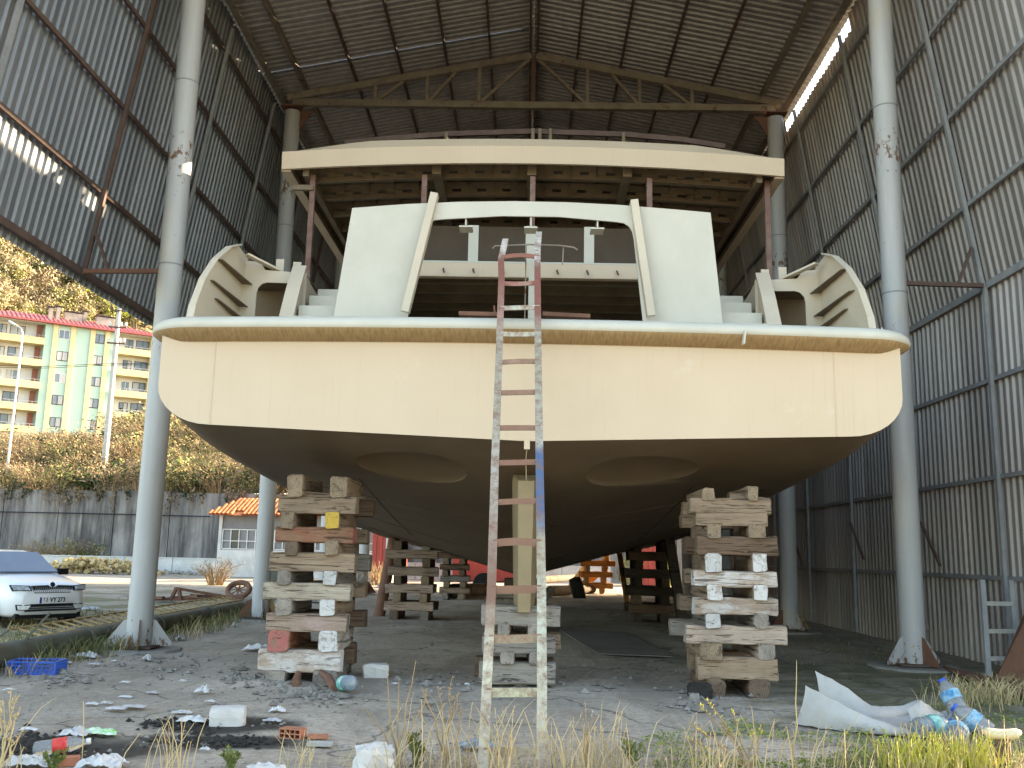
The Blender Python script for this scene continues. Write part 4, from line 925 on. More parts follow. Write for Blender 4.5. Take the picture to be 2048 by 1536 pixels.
for i in range(2): wn = B3(.8 + 1.8 * i, 2.0 + 1.8 * i, O3.z - 2.2, O3.z - .9, -.01, .05, 'window', 'window_frame_dark'); B3(.9 + 1.8 * i, 1.9 + 1.8 * i, O3.z - 2.1, O3.z - 1.0, .05, .07, 'pane', 'window_glass', wn)

# poles and wires
pb, pt = atd(209, 945, 66), atd(237, 612, 66); pb.z -= .8; px_ = Vector(((pb.x + pt.x) / 2, 66, 0))
pole = thing('power_pole', 'concrete power pole with insulator arms rising from the bushes', 'pole', (px_.x, 66, pb.z))
m = MB(); m.tube((px_.x, 66, pb.z), (px_.x, 66, pt.z), .22, .14, 10); m.build('pole_shaft', 'pole_concrete', pole, smooth=True)
for k, py in enumerate((622, 655, 687)):
    z = atd(230, py, 66).z; m = MB(); m.beam((px_.x - .55, 65.8, z), (px_.x + .75, 65.8, z - .05), .1, .1); arm = m.build('cross_arm', 'steel_brown', pole)
    for dx in (-.45, .35, .68):
        m = MB(); m.lathe([(.05, 0), (.11, .05), (.07, .12), (.11, .18), (.05, .3)], 8, (px_.x + dx, 65.8, z + .05)); m.build('insulator', 'cap_white' if k else 'steel_brown', arm)
lb = atd(24, 868, 63); lt = atd(44, 668, 63); lx_ = (lb.x + lt.x) / 2
lamp = thing('street_lamp', 'thin pale street lamp with a bent arm in front of the flats', 'street lamp', (lx_, 63, lb.z - 3))
m = MB(); m.path([(lx_, 63, lb.z - 3), (lx_, 63, lt.z), (lx_ - .1, 62.9, lt.z + .35), (lx_ - .5, 62.7, lt.z + .65)], [.09, .06, .05, .05], 8); m.build('lamp_post', 'lamp_metal', lamp, smooth=True)
m = MB(); m.box((lx_ - .62, 62.65, lt.z + .70), (.5, .2, .12), Matrix.Rotation(.5, 3, 'Y')); m.build('lamp_head', 'lamp_metal', lamp)
for i, (za, zb) in enumerate(((733, 728), (737, 731))):
    a = atd(-40, za - 3, 66); b = Vector((px_.x, 65.8, atd(230, zb, 66).z)); mid = (a + b) / 2 - Vector((0, 0, .15))
    m = MB(); m.path([a, mid, b, b + Vector((6, -.1, .12)), b + Vector((30, 0, .2))], .02, 5); tag(m.build('power_cable', 'wire'), ('upper' if i == 0 else 'lower') + ' thin black cable strung across the green facade', 'cable')
m = MB(); m.path([atd(-40, 1023, 60.1), atd(130, 1026, 60.1), atd(300, 1030, 60.1), atd(420, 1033, 60.1)], .035, 5); tag(m.build('wall_cable', 'wire'), 'black cable sagging along the retaining wall', 'cable')

# hut
hut = thing('guard_hut', 'small white hut with orange tiled roof and barred windows', 'hut', (-16.4, 55.4, 0))
HL, HR = atd(436, 1080, 54.2).x, atd(436, 1080, 54.2).x + 9.0; yF = 54.2; zE = atd(440, 1028, yF).z
m = MB(); m.box(((HL + HR) / 2, yF + 2, .75), (HR - HL, 4, 1.5)); m.build('wall', 'white_wall', hut)
m = MB(); m.box(((HL + HR) / 2, yF + 2.02, (1.5 + zE) / 2 + .001), (HR - HL - .3, 3.8, zE - 1.5)); m.build('wall', 'panel_grey', hut)
m = MB(); m.box((HL + .09, yF + .06, (1.5 + zE) / 2), (.18, .14, zE - 1.5)); m.build('corner_post', 'white_wall', hut)
for wi in range(3):
    x0 = HL + .25 + wi * 2.95; z0, z1 = 1.55, zE - .85
    m = MB()
    for zz in (z0, z1): m.box((x0 + 1.4, yF - .01, zz), (2.8, .05, .05))
    for xx in (x0, x0 + 2.8): m.box((xx, yF - .01, (z0 + z1) / 2), (.05, .05, z1 - z0))
    fr = m.build('window', 'window_frame_white', hut)
    for k in range(1, 6): m = MB(); m.box((x0 + 2.8 * k / 6, yF - .01, (z0 + z1) / 2), (.045, .04, z1 - z0)); m.build('window_bar', 'window_frame_white', fr)
    m = MB(); m.box((x0 + 1.4, yF - .012, (z0 + z1) / 2 - .1), (2.8, .04, .045)); m.build('window_bar', 'window_frame_white', fr)
    for k in range(6):
        m = MB(); m.box((x0 + 2.8 * (k + .5) / 6, yF + .06, (z0 + z1) / 2), (2.8 / 6 - .03, .03, z1 - z0)); m.build('pane', 'panel_grey' if k != 1 or wi else 'dark_glass', fr)
rf = MB(); rf.add([(HL - .5, yF - .6, zE - .05), (HR + .5, yF - .6, zE - .05), (HR + .5, yF + 2, zE + 1.0), (HL + .6, yF + 2, zE + 1.0), (HL - .5, yF + 4.4, zE - .05), (HR + .5, yF + 4.4, zE - .05)], [(0, 1, 2, 3), (3, 2, 5, 4), (0, 3, 4), (0, 4, 5, 1)])
hr = rf.build('roof', 'tile_orange', hut)
tm = MB(); a0 = [(R_(180 * k / 6)) for k in range(7)]
tm.grid([[Vector((.11 * math.cos(a) * s_, y, .07 * math.sin(a) * s_)) for a in a0] for y, s_ in ((0, 1.1), (.55, .9))]); tm_me = tm.mesh('roof_tile', 'tile_orange', smooth='all')
sl = math.atan2(1.05, 2.6)
ncol = int((HR - HL + .8) / .24)
for i in range(ncol):
    for j in range(5):
        if HL - .4 + i * .24 < HL - .5 + j * .22: continue
        M4 = Matrix.Translation(Vector((HL - .4 + i * .24, yF - .62 + j * .53 * math.cos(sl), zE - .03 + j * .53 * math.sin(sl))) - Vector(hut.location)) @ Matrix.Rotation(sl + .02, 4, 'X') @ Matrix.Rotation(U(-.04, .04), 4, 'Z')
        if j == 0 and i in (6, 7): M4 = Matrix.Translation((0, -.05, -.12)) @ M4
        link_copy(tm_me, 'roof_tile', hr, mw=M4)

# ---- vegetation --------------------------------------------------------------
def leaf_cloud(m, c, r, n, size, mi, rg, flat=1.0):
    for _ in range(n):
        while True:
            p = Vector((rg.uniform(-1, 1), rg.uniform(-1, 1), rg.uniform(-1, 1)))
            if .25 < p.length < 1: break
        p = Vector((p.x * r[0], p.y * r[1], p.z * r[2])) + c
        s_ = size * rg.uniform(.6, 1.4); a = Vector((rg.gauss(0, 1), rg.gauss(0, 1), rg.gauss(0, .7))).normalized(); b = a.orthogonal().normalized()
        b = (b * math.cos(rg.uniform(0, 6)) + a.cross(b) * math.sin(rg.uniform(0, 6))).normalized()
        m.add([p - a * s_, p + b * s_ * .45, p + a * s_, p - b * s_ * .45], [(0, 1, 2, 3)], mi)
def tree_proto(seed, kind, mats):
    """trunk with limbs and a crown of small leaf faces in clumps; unit tree about 6 m tall"""
    rg = random.Random(seed); t = MB(); cr = MB(); H = 6.0
    pts = [Vector((0, 0, -.5)), Vector((rg.uniform(-.1, .1), rg.uniform(-.1, .1), 1.5)), Vector((rg.uniform(-.25, .25), rg.uniform(-.2, .2), 3.2)), Vector((rg.uniform(-.4, .4), 0, 5.2))]
    t.path(pts, [.16, .12, .08, .03], 6)
    nl = 9
    for k in range(nl):
        z = 1.3 + 3.6 * k / nl; a = k * 2.4 + rg.uniform(-.4, .4); L = (1.9 - .25 * z) * rg.uniform(.7, 1.15) + .5
        b0 = Vector((0, 0, z)); e = b0 + Vector((math.cos(a) * L, math.sin(a) * L, L * .55)); t.path([b0, lerp(b0, e, .5) + Vector((0, 0, -.08)), e], [.05, .035, .012], 4)
        for q in range(3 if kind == 'bare' else 2):
            d = Vector((math.cos(a + rg.uniform(-.9, .9)), math.sin(a + rg.uniform(-.9, .9)), rg.uniform(.4, 1.2))) * rg.uniform(.4, .9); t.path([lerp(b0, e, .5 + .2 * q), lerp(b0, e, .5 + .2 * q) + d], [.025, .006], 3)
        nn = {'full': 95, 'thin': 45, 'bare': 20}[kind]
        leaf_cloud(cr, e + Vector((0, 0, .1)), (.95, .95, .7), nn, .17, rg.choice((0, 0, 1)), rg)
        if kind != 'bare': leaf_cloud(cr, lerp(b0, e, .55), (.7, .7, .55), nn // 2, .17, rg.choice((0, 1)), rg)
    leaf_cloud(cr, Vector((0, 0, 5.4)), (.8, .8, .8), 60 if kind != 'bare' else 16, .16, 0, rg)
    return t.mesh('trunk', 'bark', fixn=False), cr.mesh('crown', mats, fixn=False)
PROT = [tree_proto(1, 'full', ['leaf_ochre', 'leaf_olive']), tree_proto(2, 'thin', ['leaf_brown', 'leaf_ochre']), tree_proto(3, 'full', ['leaf_lime', 'leaf_olive']), tree_proto(4, 'bare', ['leaf_brown', 'leaf_ochre']), tree_proto(5, 'full', ['leaf_green', 'leaf_dark']), tree_proto(6, 'thin', ['leaf_olive', 'leaf_ochre'])]
TL = ['ochre spring tree', 'brown thinly leaved tree', 'lime green tree', 'bare twiggy brown tree', 'dark green tree', 'olive thin tree']
def put_tree(name, i, loc, s_, label, cat, group):
    t = thing(name, label, cat, loc, group, U(0, 6)); t.scale = (s_ * U(.85, 1.2), s_ * U(.85, 1.2), s_ * U(.85, 1.15))
    for me, nm in zip(PROT[i], ('trunk', 'crown')):
        o = bpy.data.objects.new(nm, me); COL.objects.link(o); o.parent = t
    return t
def where_tree(px, py):
    a = 'left of the street lamp' if px < 35 else 'above the pale balconies' if px < 85 else 'above the chimneys' if px < 160 else 'left of the pole top' if px < 225 else 'right of the pole top'
    return a + (', under the shed wall edge' if py < 520 + .4 * px else ', midway up' if py < 600 else ', close behind the red roof')
def where_bush(x, y, z):
    cpt = RC.transposed() @ (Vector((x, y, z)) - Vector((0, 0, CAM_H))); px = CX + F_PX * cpt.x / -cpt.z
    a = 'left of the lamp post' if px < 25 else 'right beside the lamp post' if px < 80 else 'left of the power pole' if px < 200 else 'right of the power pole' if px < 290 else 'behind the front column' if px < 430 else 'behind the hut roof' if px < 560 else 'seen under the hull'
    return a + (', at the wall edge' if y < 62.5 else ', mid bank' if y < 67 else ', high on the bank')
rg = random.Random(11); n_t = 0
for _ in range(4000):                                      # wood on the slope, where the photo looks at it
    px, d = rg.uniform(-60, 330), rg.uniform(135, 250)
    x = atd(px, 560, d).x; z = hill_h(x, d)
    r = Vector((x, d, z)) - Vector((0, 0, CAM_H)); cpt = RC.transposed() @ r; py = CY - F_PX * cpt.y / -cpt.z
    if not (430 + .6 * px - 30 < py < 680): continue
    i = rg.choice((0, 0, 1, 1, 2, 3, 3, 4, 5, 5)); s_ = rg.uniform(.9, 1.5) * (d / 170)
    put_tree('hillside_tree', i, (x, d, z), s_, TL[i] + ' ' + where_tree(px, py), 'tree', TL[i] + 's of the hillside wood'); n_t += 1
    if n_t >= 260: break
import numpy as np
def mass(name, label, cat, items):
    """many plants joined into one object: items = (mesh, matrix)"""
    mats, V, L, LS, LT, MI, nv, nl = [], [], [], [], [], [], 0, 0
    for me, M4 in items:
        n = len(me.vertices); co = np.empty(n * 3); me.vertices.foreach_get('co', co); A_ = np.array(M4); V.append(co.reshape(-1, 3) @ A_[:3, :3].T + A_[:3, 3])
        k = len(me.loops); li = np.empty(k, dtype=np.int32); me.loops.foreach_get('vertex_index', li); L.append(li + nv)
        p = len(me.polygons); ls = np.empty(p, dtype=np.int32); me.polygons.foreach_get('loop_start', ls); LS.append(ls + nl)
        mi = np.empty(p, dtype=np.int32); me.polygons.foreach_get('material_index', mi)
        for mm in me.materials:
            if mm not in mats: mats.append(mm)
        MI.append(np.array([mats.index(mm) for mm in me.materials], dtype=np.int32)[mi]); nv += n; nl += k
    me = bpy.data.meshes.new(name); V = np.concatenate(V); L = np.concatenate(L); LS = np.concatenate(LS); MI = np.concatenate(MI)
    me.vertices.add(len(V)); me.vertices.foreach_set('co', V.ravel()); me.loops.add(len(L)); me.loops.foreach_set('vertex_index', L); me.polygons.add(len(LS)); me.polygons.foreach_set('loop_start', LS)
    for mm in mats: me.materials.append(mm)
    me.polygons.foreach_set('material_index', MI); me.update(calc_edges=True); me.validate()
    o = bpy.data.objects.new(name, me); COL.objects.link(o); return tag(o, label, cat, kind='stuff')
def spin(loc, sc): return Matrix.Translation(loc) @ Matrix.Rotation(U(0, 6), 4, 'Z') @ Matrix.Scale(sc, 4)
it = []
for _ in range(150):                                       # the wood goes on to the left of the picture
    px, d = rg.uniform(-700, -60), rg.uniform(135, 250); x = atd(px, 560, d).x; M4 = spin((x, d, hill_h(x, d)), rg.uniform(1.0, 1.6) * (d / 170)); i = rg.choice((0, 0, 1, 1, 2, 3, 4, 5))
    it += [(PROT[i][0], M4), (PROT[i][1], M4)]
mass('hillside_wood', 'mixed wood covering the slope left of the flats', 'wood', it)
# bank of bushes above the retaining wall
def bush_proto(seed, mats, nst=26, leafn=420, ls=.13, droop=.3):
    rg = random.Random(seed); st = MB(); lf = MB()
    for k in range(nst):
        a = rg.uniform(0, 6.28); L = rg.uniform(1.2, 2.4); sp = rg.uniform(.15, .8)
        p0 = Vector((math.cos(a) * rg.uniform(0, .4), math.sin(a) * rg.uniform(0, .4), -.3)); p1 = p0 + Vector((math.cos(a) * sp * L * .5, math.sin(a) * sp * L * .5, L * .65)); p2 = p1 + Vector((math.cos(a) * sp * L * .6, math.sin(a) * sp * L * .6, L * (.35 - droop * sp)))
        st.path([p0, p1, p2], [.022, .015, .005], 3)
        for q in range(3):
            e = lerp(p1, p2, rg.random()); st.path([e, e + Vector((rg.uniform(-.4, .4), rg.uniform(-.4, .4), rg.uniform(0, .5)))], [.01, .003], 3)
        leaf_cloud(lf, p2, (.35, .35, .3), leafn // nst // 2, ls, rg.choice((0, 0, 1)), rg); leaf_cloud(lf, p1, (.4, .4, .35), leafn // nst // 2, ls, rg.choice((0, 1)), rg)
    return st.mesh('stems', 'twig', fixn=False), lf.mesh('foliage', mats, fixn=False)
BUSH = [bush_proto(21, ['leaf_ochre', 'leaf_brown'], 64, 420, .06), bush_proto(22, ['leaf_green', 'leaf_dark'], 24, 900, .13), bush_proto(23, ['leaf_brown', 'leaf_ochre'], 70, 300, .055), bush_proto(24, ['leaf_olive', 'leaf_green'], 40, 760, .085), bush_proto(25, ['leaf_dark', 'leaf_brown'], 40, 620, .085)]
BL_ = ['ochre twiggy bush', 'dense green bush', 'bare tan bramble', 'olive leafy bush', 'dark ivy bush']
def put_bush(i, loc, s_, label, group):
    t = thing('bush', label, 'bush', loc, group, U(0, 6)); t.scale = (s_ * 1.15, s_ * 1.15, s_)
    for me, nm in zip(BUSH[i], ('stems', 'foliage')):
        o = bpy.data.objects.new(nm, me); COL.objects.link(o); o.parent = t
    return t
for k in range(290):
    row = k % 9; y = 61.2 + row * 1.9 + rg.uniform(-.6, .6); x = -46 + 54 * rg.random() if row else -44 + 56 * (k / 290)
    i = rg.choice((0, 1, 2, 2, 3, 4, 4) if row < 3 else (0, 0, 2, 2, 3, 4)); z = hill_h(x, y) if y > 61.5 else 4.9
    if x / y > -.22: continue                                 # hidden behind the boat
    put_bush(i, (x, y, z - .1), rg.uniform(.75, 1.25) if row < 5 else rg.uniform(1.1, 1.5), BL_[i] + ' ' + where_bush(x, y, z), BL_[i] + ' plants on the bank')
it = []
for k in range(100):                                         # the bank goes on to the left
    x, y = rg.uniform(-95, -47), 61.5 + 22 * rg.random() ** 1.5; M4 = spin((x, y, hill_h(x, y) - .1), rg.uniform(1.0, 1.6)); i = rg.choice((0, 0, 2, 2, 3, 4, 1)); it += [(BUSH[i][0], M4), (BUSH[i][1], M4)]
mass('bank_scrub', 'twiggy scrub covering the bank far left of the lamp post', 'scrub', it)
for k in range(46):                                          # thicket on the upper bank right of the flats
    px, d = rg.uniform(255, 560), rg.uniform(78, 104); x = atd(px, 860, d).x; i = rg.choice((0, 2, 2, 3, 4))
    put_bush(i, (x, d, hill_h(x, d) - .2), rg.uniform(1.4, 2.0), BL_[i] + ' on the upper bank ' + ('left of the front column' if px < 300 else 'behind the front column' if px < 380 else 'above the hut roof' if px < 480 else 'right of the hut roof') + (', lower' if d < 90 else ', upper'), BL_[i] + ' plants on the upper bank')
for px, top, i in ((145, 1040, 2), (205, 1060, 3), (90, 1085, 2)):  # climbers hanging over and growing at the foot
    b = atz(px, 1140); put_bush(i, (b.x, 59.9, .0), 1.0, f'{BL_[i]} at the foot of the dark wall, {("left", "middle", "right")[[90, 145, 205].index(px)]} of three', 'bushes at the wall foot')
hang = MB()
for k in range(240):
    x = rg.uniform(-44, 4); L = rg.uniform(.4, 2.2) * (.6 + .8 * abs(mnoise.noise(Vector((x * .25, 0, 9))))); p = Vector((x, 60.25 + rg.uniform(-.1, .05), 5.0 + rg.uniform(0, .3))); pts = [p]
    for q in range(3): p = p + Vector((rg.uniform(-.2, .2), rg.uniform(-.10, .02), -L / 3)); pts.append(p)
    hang.path(pts, [.02, .016, .012, .004], 3, mi=0); leaf_cloud(hang, lerp(pts[0], pts[2], rg.random()), (.25, .12, L * .3), 14, .10, rg.choice((1, 1, 2)), rg)
tag(hang.build('hanging_creeper', ['twig', 'leaf_brown', 'leaf_dark'], fixn=False), 'brown and dark creeper trailing over the top of the retaining wall', 'creeper', kind='stuff')

# ================================================================== YARD ON THE LEFT
# ---- car: local x forward, y to its left, z up
hd = R_(-36); fc = atz(96, 1254); fwd = Vector((math.cos(hd), math.sin(hd), 0))
car_loc = fc - fwd * 2.08; car = thing('parked_car', 'white saloon car with black grille parked on the grass beside the shed', 'car', (car_loc.x, car_loc.y, 0), None, hd)
W_ = .85
def car_sec(x):
    top = smooth_interp([(-2.15, .78), (-2.05, .95), (-1.5, 1.0), (-.9, 1.0), (.6, 1.0), (.95, .985), (1.4, .93), (1.8, .855), (2.0, .80), (2.12, .70)], x)
    wd = smooth_interp([(-2.15, .66), (-1.9, .80), (-1.2, .85), (1.0, .85), (1.6, .83), (1.9, .76), (2.05, .66), (2.12, .56)], x)
    zb = smooth_interp([(-2.15, .40), (-1.9, .26), (1.8, .20), (2.05, .24), (2.12, .34)], x)
    return [(0, zb), (wd * .85, zb), (wd * .97, zb + .06), (wd, (zb + top) / 2 - .02), (wd * .99, top - .16), (wd * .95, top - .06), (wd * .82, top - .012), (wd * .45, top + .01), (0, top + .015)]
xs_c = [-2.15, -2.08, -1.9, -1.5, -1.0, -.5, 0, .5, .8, 1.0, 1.2, 1.4, 1.6, 1.75, 1.88, 1.98, 2.06, 2.10, 2.12]
m = MB(); rows = []
for x in xs_c:
    h = car_sec(x); rows.append([Vector((x, -y, z)) for y, z in h] + [Vector((x, y, z)) for y, z in h[::-1][1:-1]])
m.grid(rows, closed=True); nr = len(rows[0]); m.f += [tuple(range(nr)), tuple(range((len(rows) - 1) * nr, len(rows) * nr))]; m.m += [0, 0]
m.build('body', 'car_white', car, smooth='all', local=True)
# cabin: lower edge on the body, roof above
cab = [(.98, .80, .98, .80), (.22, .60, 1.40, .66), (-.15, .60, 1.455, .64), (-.8, .60, 1.46, .63), (-1.25, .58, 1.38, .60), (-1.95, .72, 1.0, .72)]
m = MB()
rr = [[Vector((x, -.72 if z > 1.1 else -.78, .97)), Vector((x, -.70 + .10 * (z - 1), lerp(.97, z, .55))), Vector((x, -w2 + .05, z - .04)), Vector((x, -w2 + .18, z)), Vector((x, w2 - .18, z)), Vector((x, w2 - .05, z - .04)), Vector((x, .70 - .10 * (z - 1), lerp(.97, z, .55))), Vector((x, .72 if z > 1.1 else .78, .97))] for x, _, z, w2 in cab]
m.grid(rr); m.build('cabin', 'car_white', car, smooth=True, local=True)
m = MB(); m.slab([(.97, -.66, 1.005), (.97, .66, 1.005), (.26, .54, 1.395), (.26, -.54, 1.395)], (.03, 0, .035)); m.build('windscreen', 'car_glass', car, local=True)
for sy in (-1, 1):
    m = MB(); m.slab([(.75, sy * .735, 1.02), (-.10, sy * .735, 1.02), (-.10, sy * .66, 1.37), (.22, sy * .66, 1.36)], (0, sy * .02, .0)); m.build('side_window', 'car_glass', car, local=True)
    m = MB(); m.slab([(-.18, sy * .735, 1.02), (-1.1, sy * .735, 1.02), (-.95, sy * .66, 1.36), (-.18, sy * .66, 1.37)], (0, sy * .02, .0)); m.build('side_window', 'car_glass', car, local=True)
    m = MB(); m.box((.70, sy * .93, 1.03), (.10, .20, .13)); m.box((.72, sy * .80, .99), (.05, .20, .03)); m.build('mirror', 'car_black', car, smooth=False, local=True)
    # headlight and fog lamp
    m = MB(); m.slab([(2.10, sy * .40, .69), (1.95, sy * .715, .69), (1.88, sy * .75, .80), (2.03, sy * .42, .785)], (.05, sy * .02, .012)); hl = m.build('headlight', 'car_black', car, local=True)
    m = MB(); m.slab([(2.125, sy * .44, .705), (1.99, sy * .70, .705), (1.93, sy * .735, .79), (2.055, sy * .455, .776)], (.045, sy * .022, .012)); m.build('lens', 'lamp_glass', hl, local=True)
    m = MB(); m.slab([(2.10, sy * .44, .335), (2.03, sy * .64, .335), (2.02, sy * .66, .44), (2.115, sy * .38, .44)], (.05, sy * .02, 0)); fg = m.build('fog_lamp', 'car_black', car, local=True)
    m = MB(); m.slab([(2.12, sy * .46, .35), (2.06, sy * .62, .35), (2.05, sy * .64, .425), (2.135, sy * .42, .425)], (.05, sy * .02, 0)); m.build('lens', 'fog_glass', fg, local=True)
    for x in (1.32, -1.30):
        m = MB(); m.lathe([(.20, -.09), (.30, -.095), (.315, -.06), (.315, .06), (.30, .095), (.20, .09)], 24, (x, sy * .77, .315), Matrix.Rotation(math.pi / 2, 3, 'X')); wh = m.build('wheel', 'tyre', car, smooth=True, local=True)
        m = MB(); m.lathe([(.21, -.098), (.19, -.08), (.05, -.10), (.05, .10), (.19, .08), (.21, .098)], 20, (x, sy * .77, .315), Matrix.Rotation(math.pi / 2, 3, 'X')); m.build('rim', 'rim', wh, smooth=True, local=True)
        m = MB(); m.slab([(x + .40 * math.cos(a), sy * .845, .315 + .40 * math.sin(a)) for a in [R_(-10 + 20 * k) for k in range(11)]], (0, sy * .012, 0)); m.build('wheel_arch', 'car_black', car, local=True)
gp = [(-.42, .79), (-.10, .80), (-.05, .765), (.05, .765), (.10, .80), (.42, .79), (.36, .66), (-.36, .66)]
m = MB(); m.slab([(2.10 - abs(y) * .05 - max(0, z - .70) * .25, y, z) for y, z in gp], (.035, 0, 0)); gr = m.build('grille', 'car_black', car, local=True)
for k in range(-9, 10):
    y = k * .038; m = MB(); m.box((2.138 - abs(y) * .05, y, .715), (.012, .006, .10)); m.build('grille_bar', 'steel_grey', gr, local=True)
m = MB(); m.path([(2.14 - abs(y) * .05 - max(0, z - .70) * .25, y, z) for y, z in gp + gp[:1]], .009, 6); m.build('grille_trim', 'chrome', gr, local=True)
m = MB(); m.lathe([(.045, 0), (.05, .01), (.04, .02)], 16, (2.085, 0, .815), Matrix.Rotation(R_(70), 3, 'Y')); m.build('badge', 'ink_black', car, smooth=True, local=True)
m = MB(); m.slab([(2.10, -.52, .31), (2.10, .52, .31), (2.125, .42, .45), (2.125, -.42, .45)], (.03, 0, 0)); it = m.build('air_intake', 'car_black', car, local=True)
m = MB(); m.box((2.16, .0, .39), (.01, .86, .014)); m.box((2.16, 0, .355), (.01, .9, .012)); m.build('intake_bar', 'steel_grey', it, local=True)
m = MB(); m.box((2.165, 0, .52), (.014, .54, .125)); plate = m.build('number_plate', 'plate_white', car, local=True)
m = MB(); m.box((2.1725, -.247, .52), (.003, .042, .119)); m.build('plate_band', 'plate_blue', plate, local=True)
for dy, tx in ((-.150, '61'), (0.0, 'VY'), (.165, '273')):
    cu = bpy.data.curves.new('plate_text', 'FONT'); cu.body = tx; cu.size = .118; cu.extrude = .001; cu.offset = .004; cu.align_x = 'CENTER'; cu.align_y = 'CENTER'; cu.space_character = 1.05
    tmp = bpy.data.objects.new('plate_text', cu); COL.objects.link(tmp); bpy.context.view_layer.update()
    me = bpy.data.meshes.new_from_object(tmp.evaluated_get(bpy.context.evaluated_depsgraph_get())); bpy.data.objects.remove(tmp); me.materials.clear(); me.materials.append(MATS['ink_black'])
    o = bpy.data.objects.new('plate_lettering', me); COL.objects.link(o); o.parent = plate; o.matrix_local = Matrix.Translation((2.1745, dy, .522)) @ Euler((math.pi / 2, 0, math.pi / 2)).to_matrix().to_4x4() @ Matrix.Diagonal((.86, 1, 1, 1))
m = MB(); m.box((1.2, 0, .22), (1.7, 1.3, .1)); m.build('underbody', 'car_black', car, local=True)

# ---- fallen mast with ladder lying past the front column
pa, pb_ = atz(-60, 1324, .17), atz(508, 1210, .17); mast = thing('fallen_mast', 'mossy green steel pipe mast lying on the ground behind the front column', 'mast', (pa.x, pa.y, 0)); md = (pb_ - pa).normalized()
m = MB(); m.tube(pa - md * 1.0, pb_ + md * .6, .165, .15, 18); pipe = m.build('pipe', 'mast_green', mast, smooth=True)
for t in (.24, .47, .7): p = lerp(pa, pb_, t); m = MB(); m.tube(p - md * .02, p + md * .02, .19, .19, 18); m.build('flange', 'mast_green', mast)
la, lb_ = lerp(pa, pb_, .17) + Vector((-.28, 0, .10)), lerp(pa, pb_, .99) + Vector((-.28, 0, .12)); side = Vector((-md.y, md.x, 0))
for k, off in enumerate((0, .40)):
    m = MB(); m.path([la + side * off + Vector((0, 0, off * .25)), lb_ + side * off + Vector((0, 0, off * .25))], .022, 6); m.build('ladder_rail', 'ladder_yellow', mast)
for k in range(30):
    p = lerp(la, lb_, (k + .5) / 30); m = MB(); m.path([p, p + side * .40 + Vector((0, 0, .10))], .016, 5); m.build('ladder_rung', 'ladder_yellow', mast)
for t, h in ((.10, .5), (.02, .35)): p = lerp(pa, pb_, t); m = MB(); m.beam(p + Vector((0, 0, .15)), p + Vector((.25, .1, h)), .10, .03); m.build('lug', 'mast_green', mast)
# scrap heap by the second column
sc_ = atz(470, 1200); j = thing('scrap_drum', 'rusty wheel and green drum dumped beside the second column', 'scrap', (sc_.x, sc_.y, 0))
m = MB(); wc = Vector((sc_.x, sc_.y + .3, .30)); m.path([wc + Vector((.34 * math.cos(a), .22 * math.sin(a), .22 * math.sin(a))) for a in [2 * math.pi * k / 24 for k in range(25)]], .085, 8, False); m.build('rim_ring', 'rust_plate', j, smooth=True)
for a in (0, .8, 1.6, 2.4): m = MB(); v_ = Vector((.31 * math.cos(a), .20 * math.sin(a), .20 * math.sin(a))); m.beam(wc - v_, wc + v_, .05, .03); m.build('spoke', 'rust_plate', j)
m = MB(); m.lathe([(.62, 0), (.60, .1), (.20, 1.15), (.16, 1.2)], 14, (sc_.x + .75, sc_.y + 1.2, .35), Matrix.Rotation(.5, 3, 'Y')); m.build('cone', 'mast_green', j, smooth=True)
m = MB(); m.lathe([(.3, -.5), (.42, -.45), (.42, .45), (.3, .5)], 16, (sc_.x + 1.1, sc_.y + .9, .45), Matrix.Rotation(1.4, 3, 'X')); m.build('tank', 'mast_green', j, smooth=True)
q = atz(345, 1205); j = thing('scrap_metal', 'rusty scrap frame of welded bars lying in the lot behind the mast', 'scrap', (q.x, q.y, 0))
for a, b in (((-.9, 0, .08), (1.2, .3, .10)), ((-.1, .1, .05), (.05, .1, .42)), ((.2, .1, .05), (.12, .1, .40)), ((.05, .1, .40), (1.5, .5, .16)), ((.4, .3, .2), (1.9, .6, .12)), ((-1.4, .3, .08), (-.2, -.2, .14)), ((-.6, .4, .06), (.7, .1, .2))):
    m = MB(); m.beam(q + Vector(a), q + Vector(b), .12, .08); m.build('bar', 'rust_plate', j)
# rubble mound at the low wall
rb = MB(); c0 = atz(150, 1147)
for k in range(420):
    t = rg.gauss(0, .45); x = c0.x + t * 4.2 + 1.0; y = c0.y + rg.gauss(0, .5); h = max(0, 1 - t * t) * .85 * rg.random() ** .6; s_ = rg.uniform(.08, .3)
    rb.box((x, min(y, 56.8), h), (s_, s_ * rg.uniform(.5, 1), s_ * rg.uniform(.4, .8)), Euler((rg.uniform(-1, 1), rg.uniform(-1, 1), rg.uniform(0, 6))).to_matrix())
mat('rubble_tan', (.48, .38, .20), (.36, .28, .14), 2, .95); tag(rb.build('rubble_heap', 'rubble_tan'), 'sunlit tan rubble heaped against the low white wall', 'rubble', kind='stuff')
rb = MB()
for k in range(160):
    px = rg.uniform(240, 560); p = atz(px, rg.uniform(1138, 1143)); s_ = rg.uniform(.08, .3); rb.box((p.x, min(p.y, 57), .05), (s_ * 1.4, s_, s_ * .6), Euler((rg.uniform(-1, 1), rg.uniform(-1, 1), rg.uniform(0, 6))).to_matrix())
tag(rb.build('kerb_rubble', 'stone'), 'grey rubble strewn along the foot of the low white wall', 'rubble', kind='stuff')

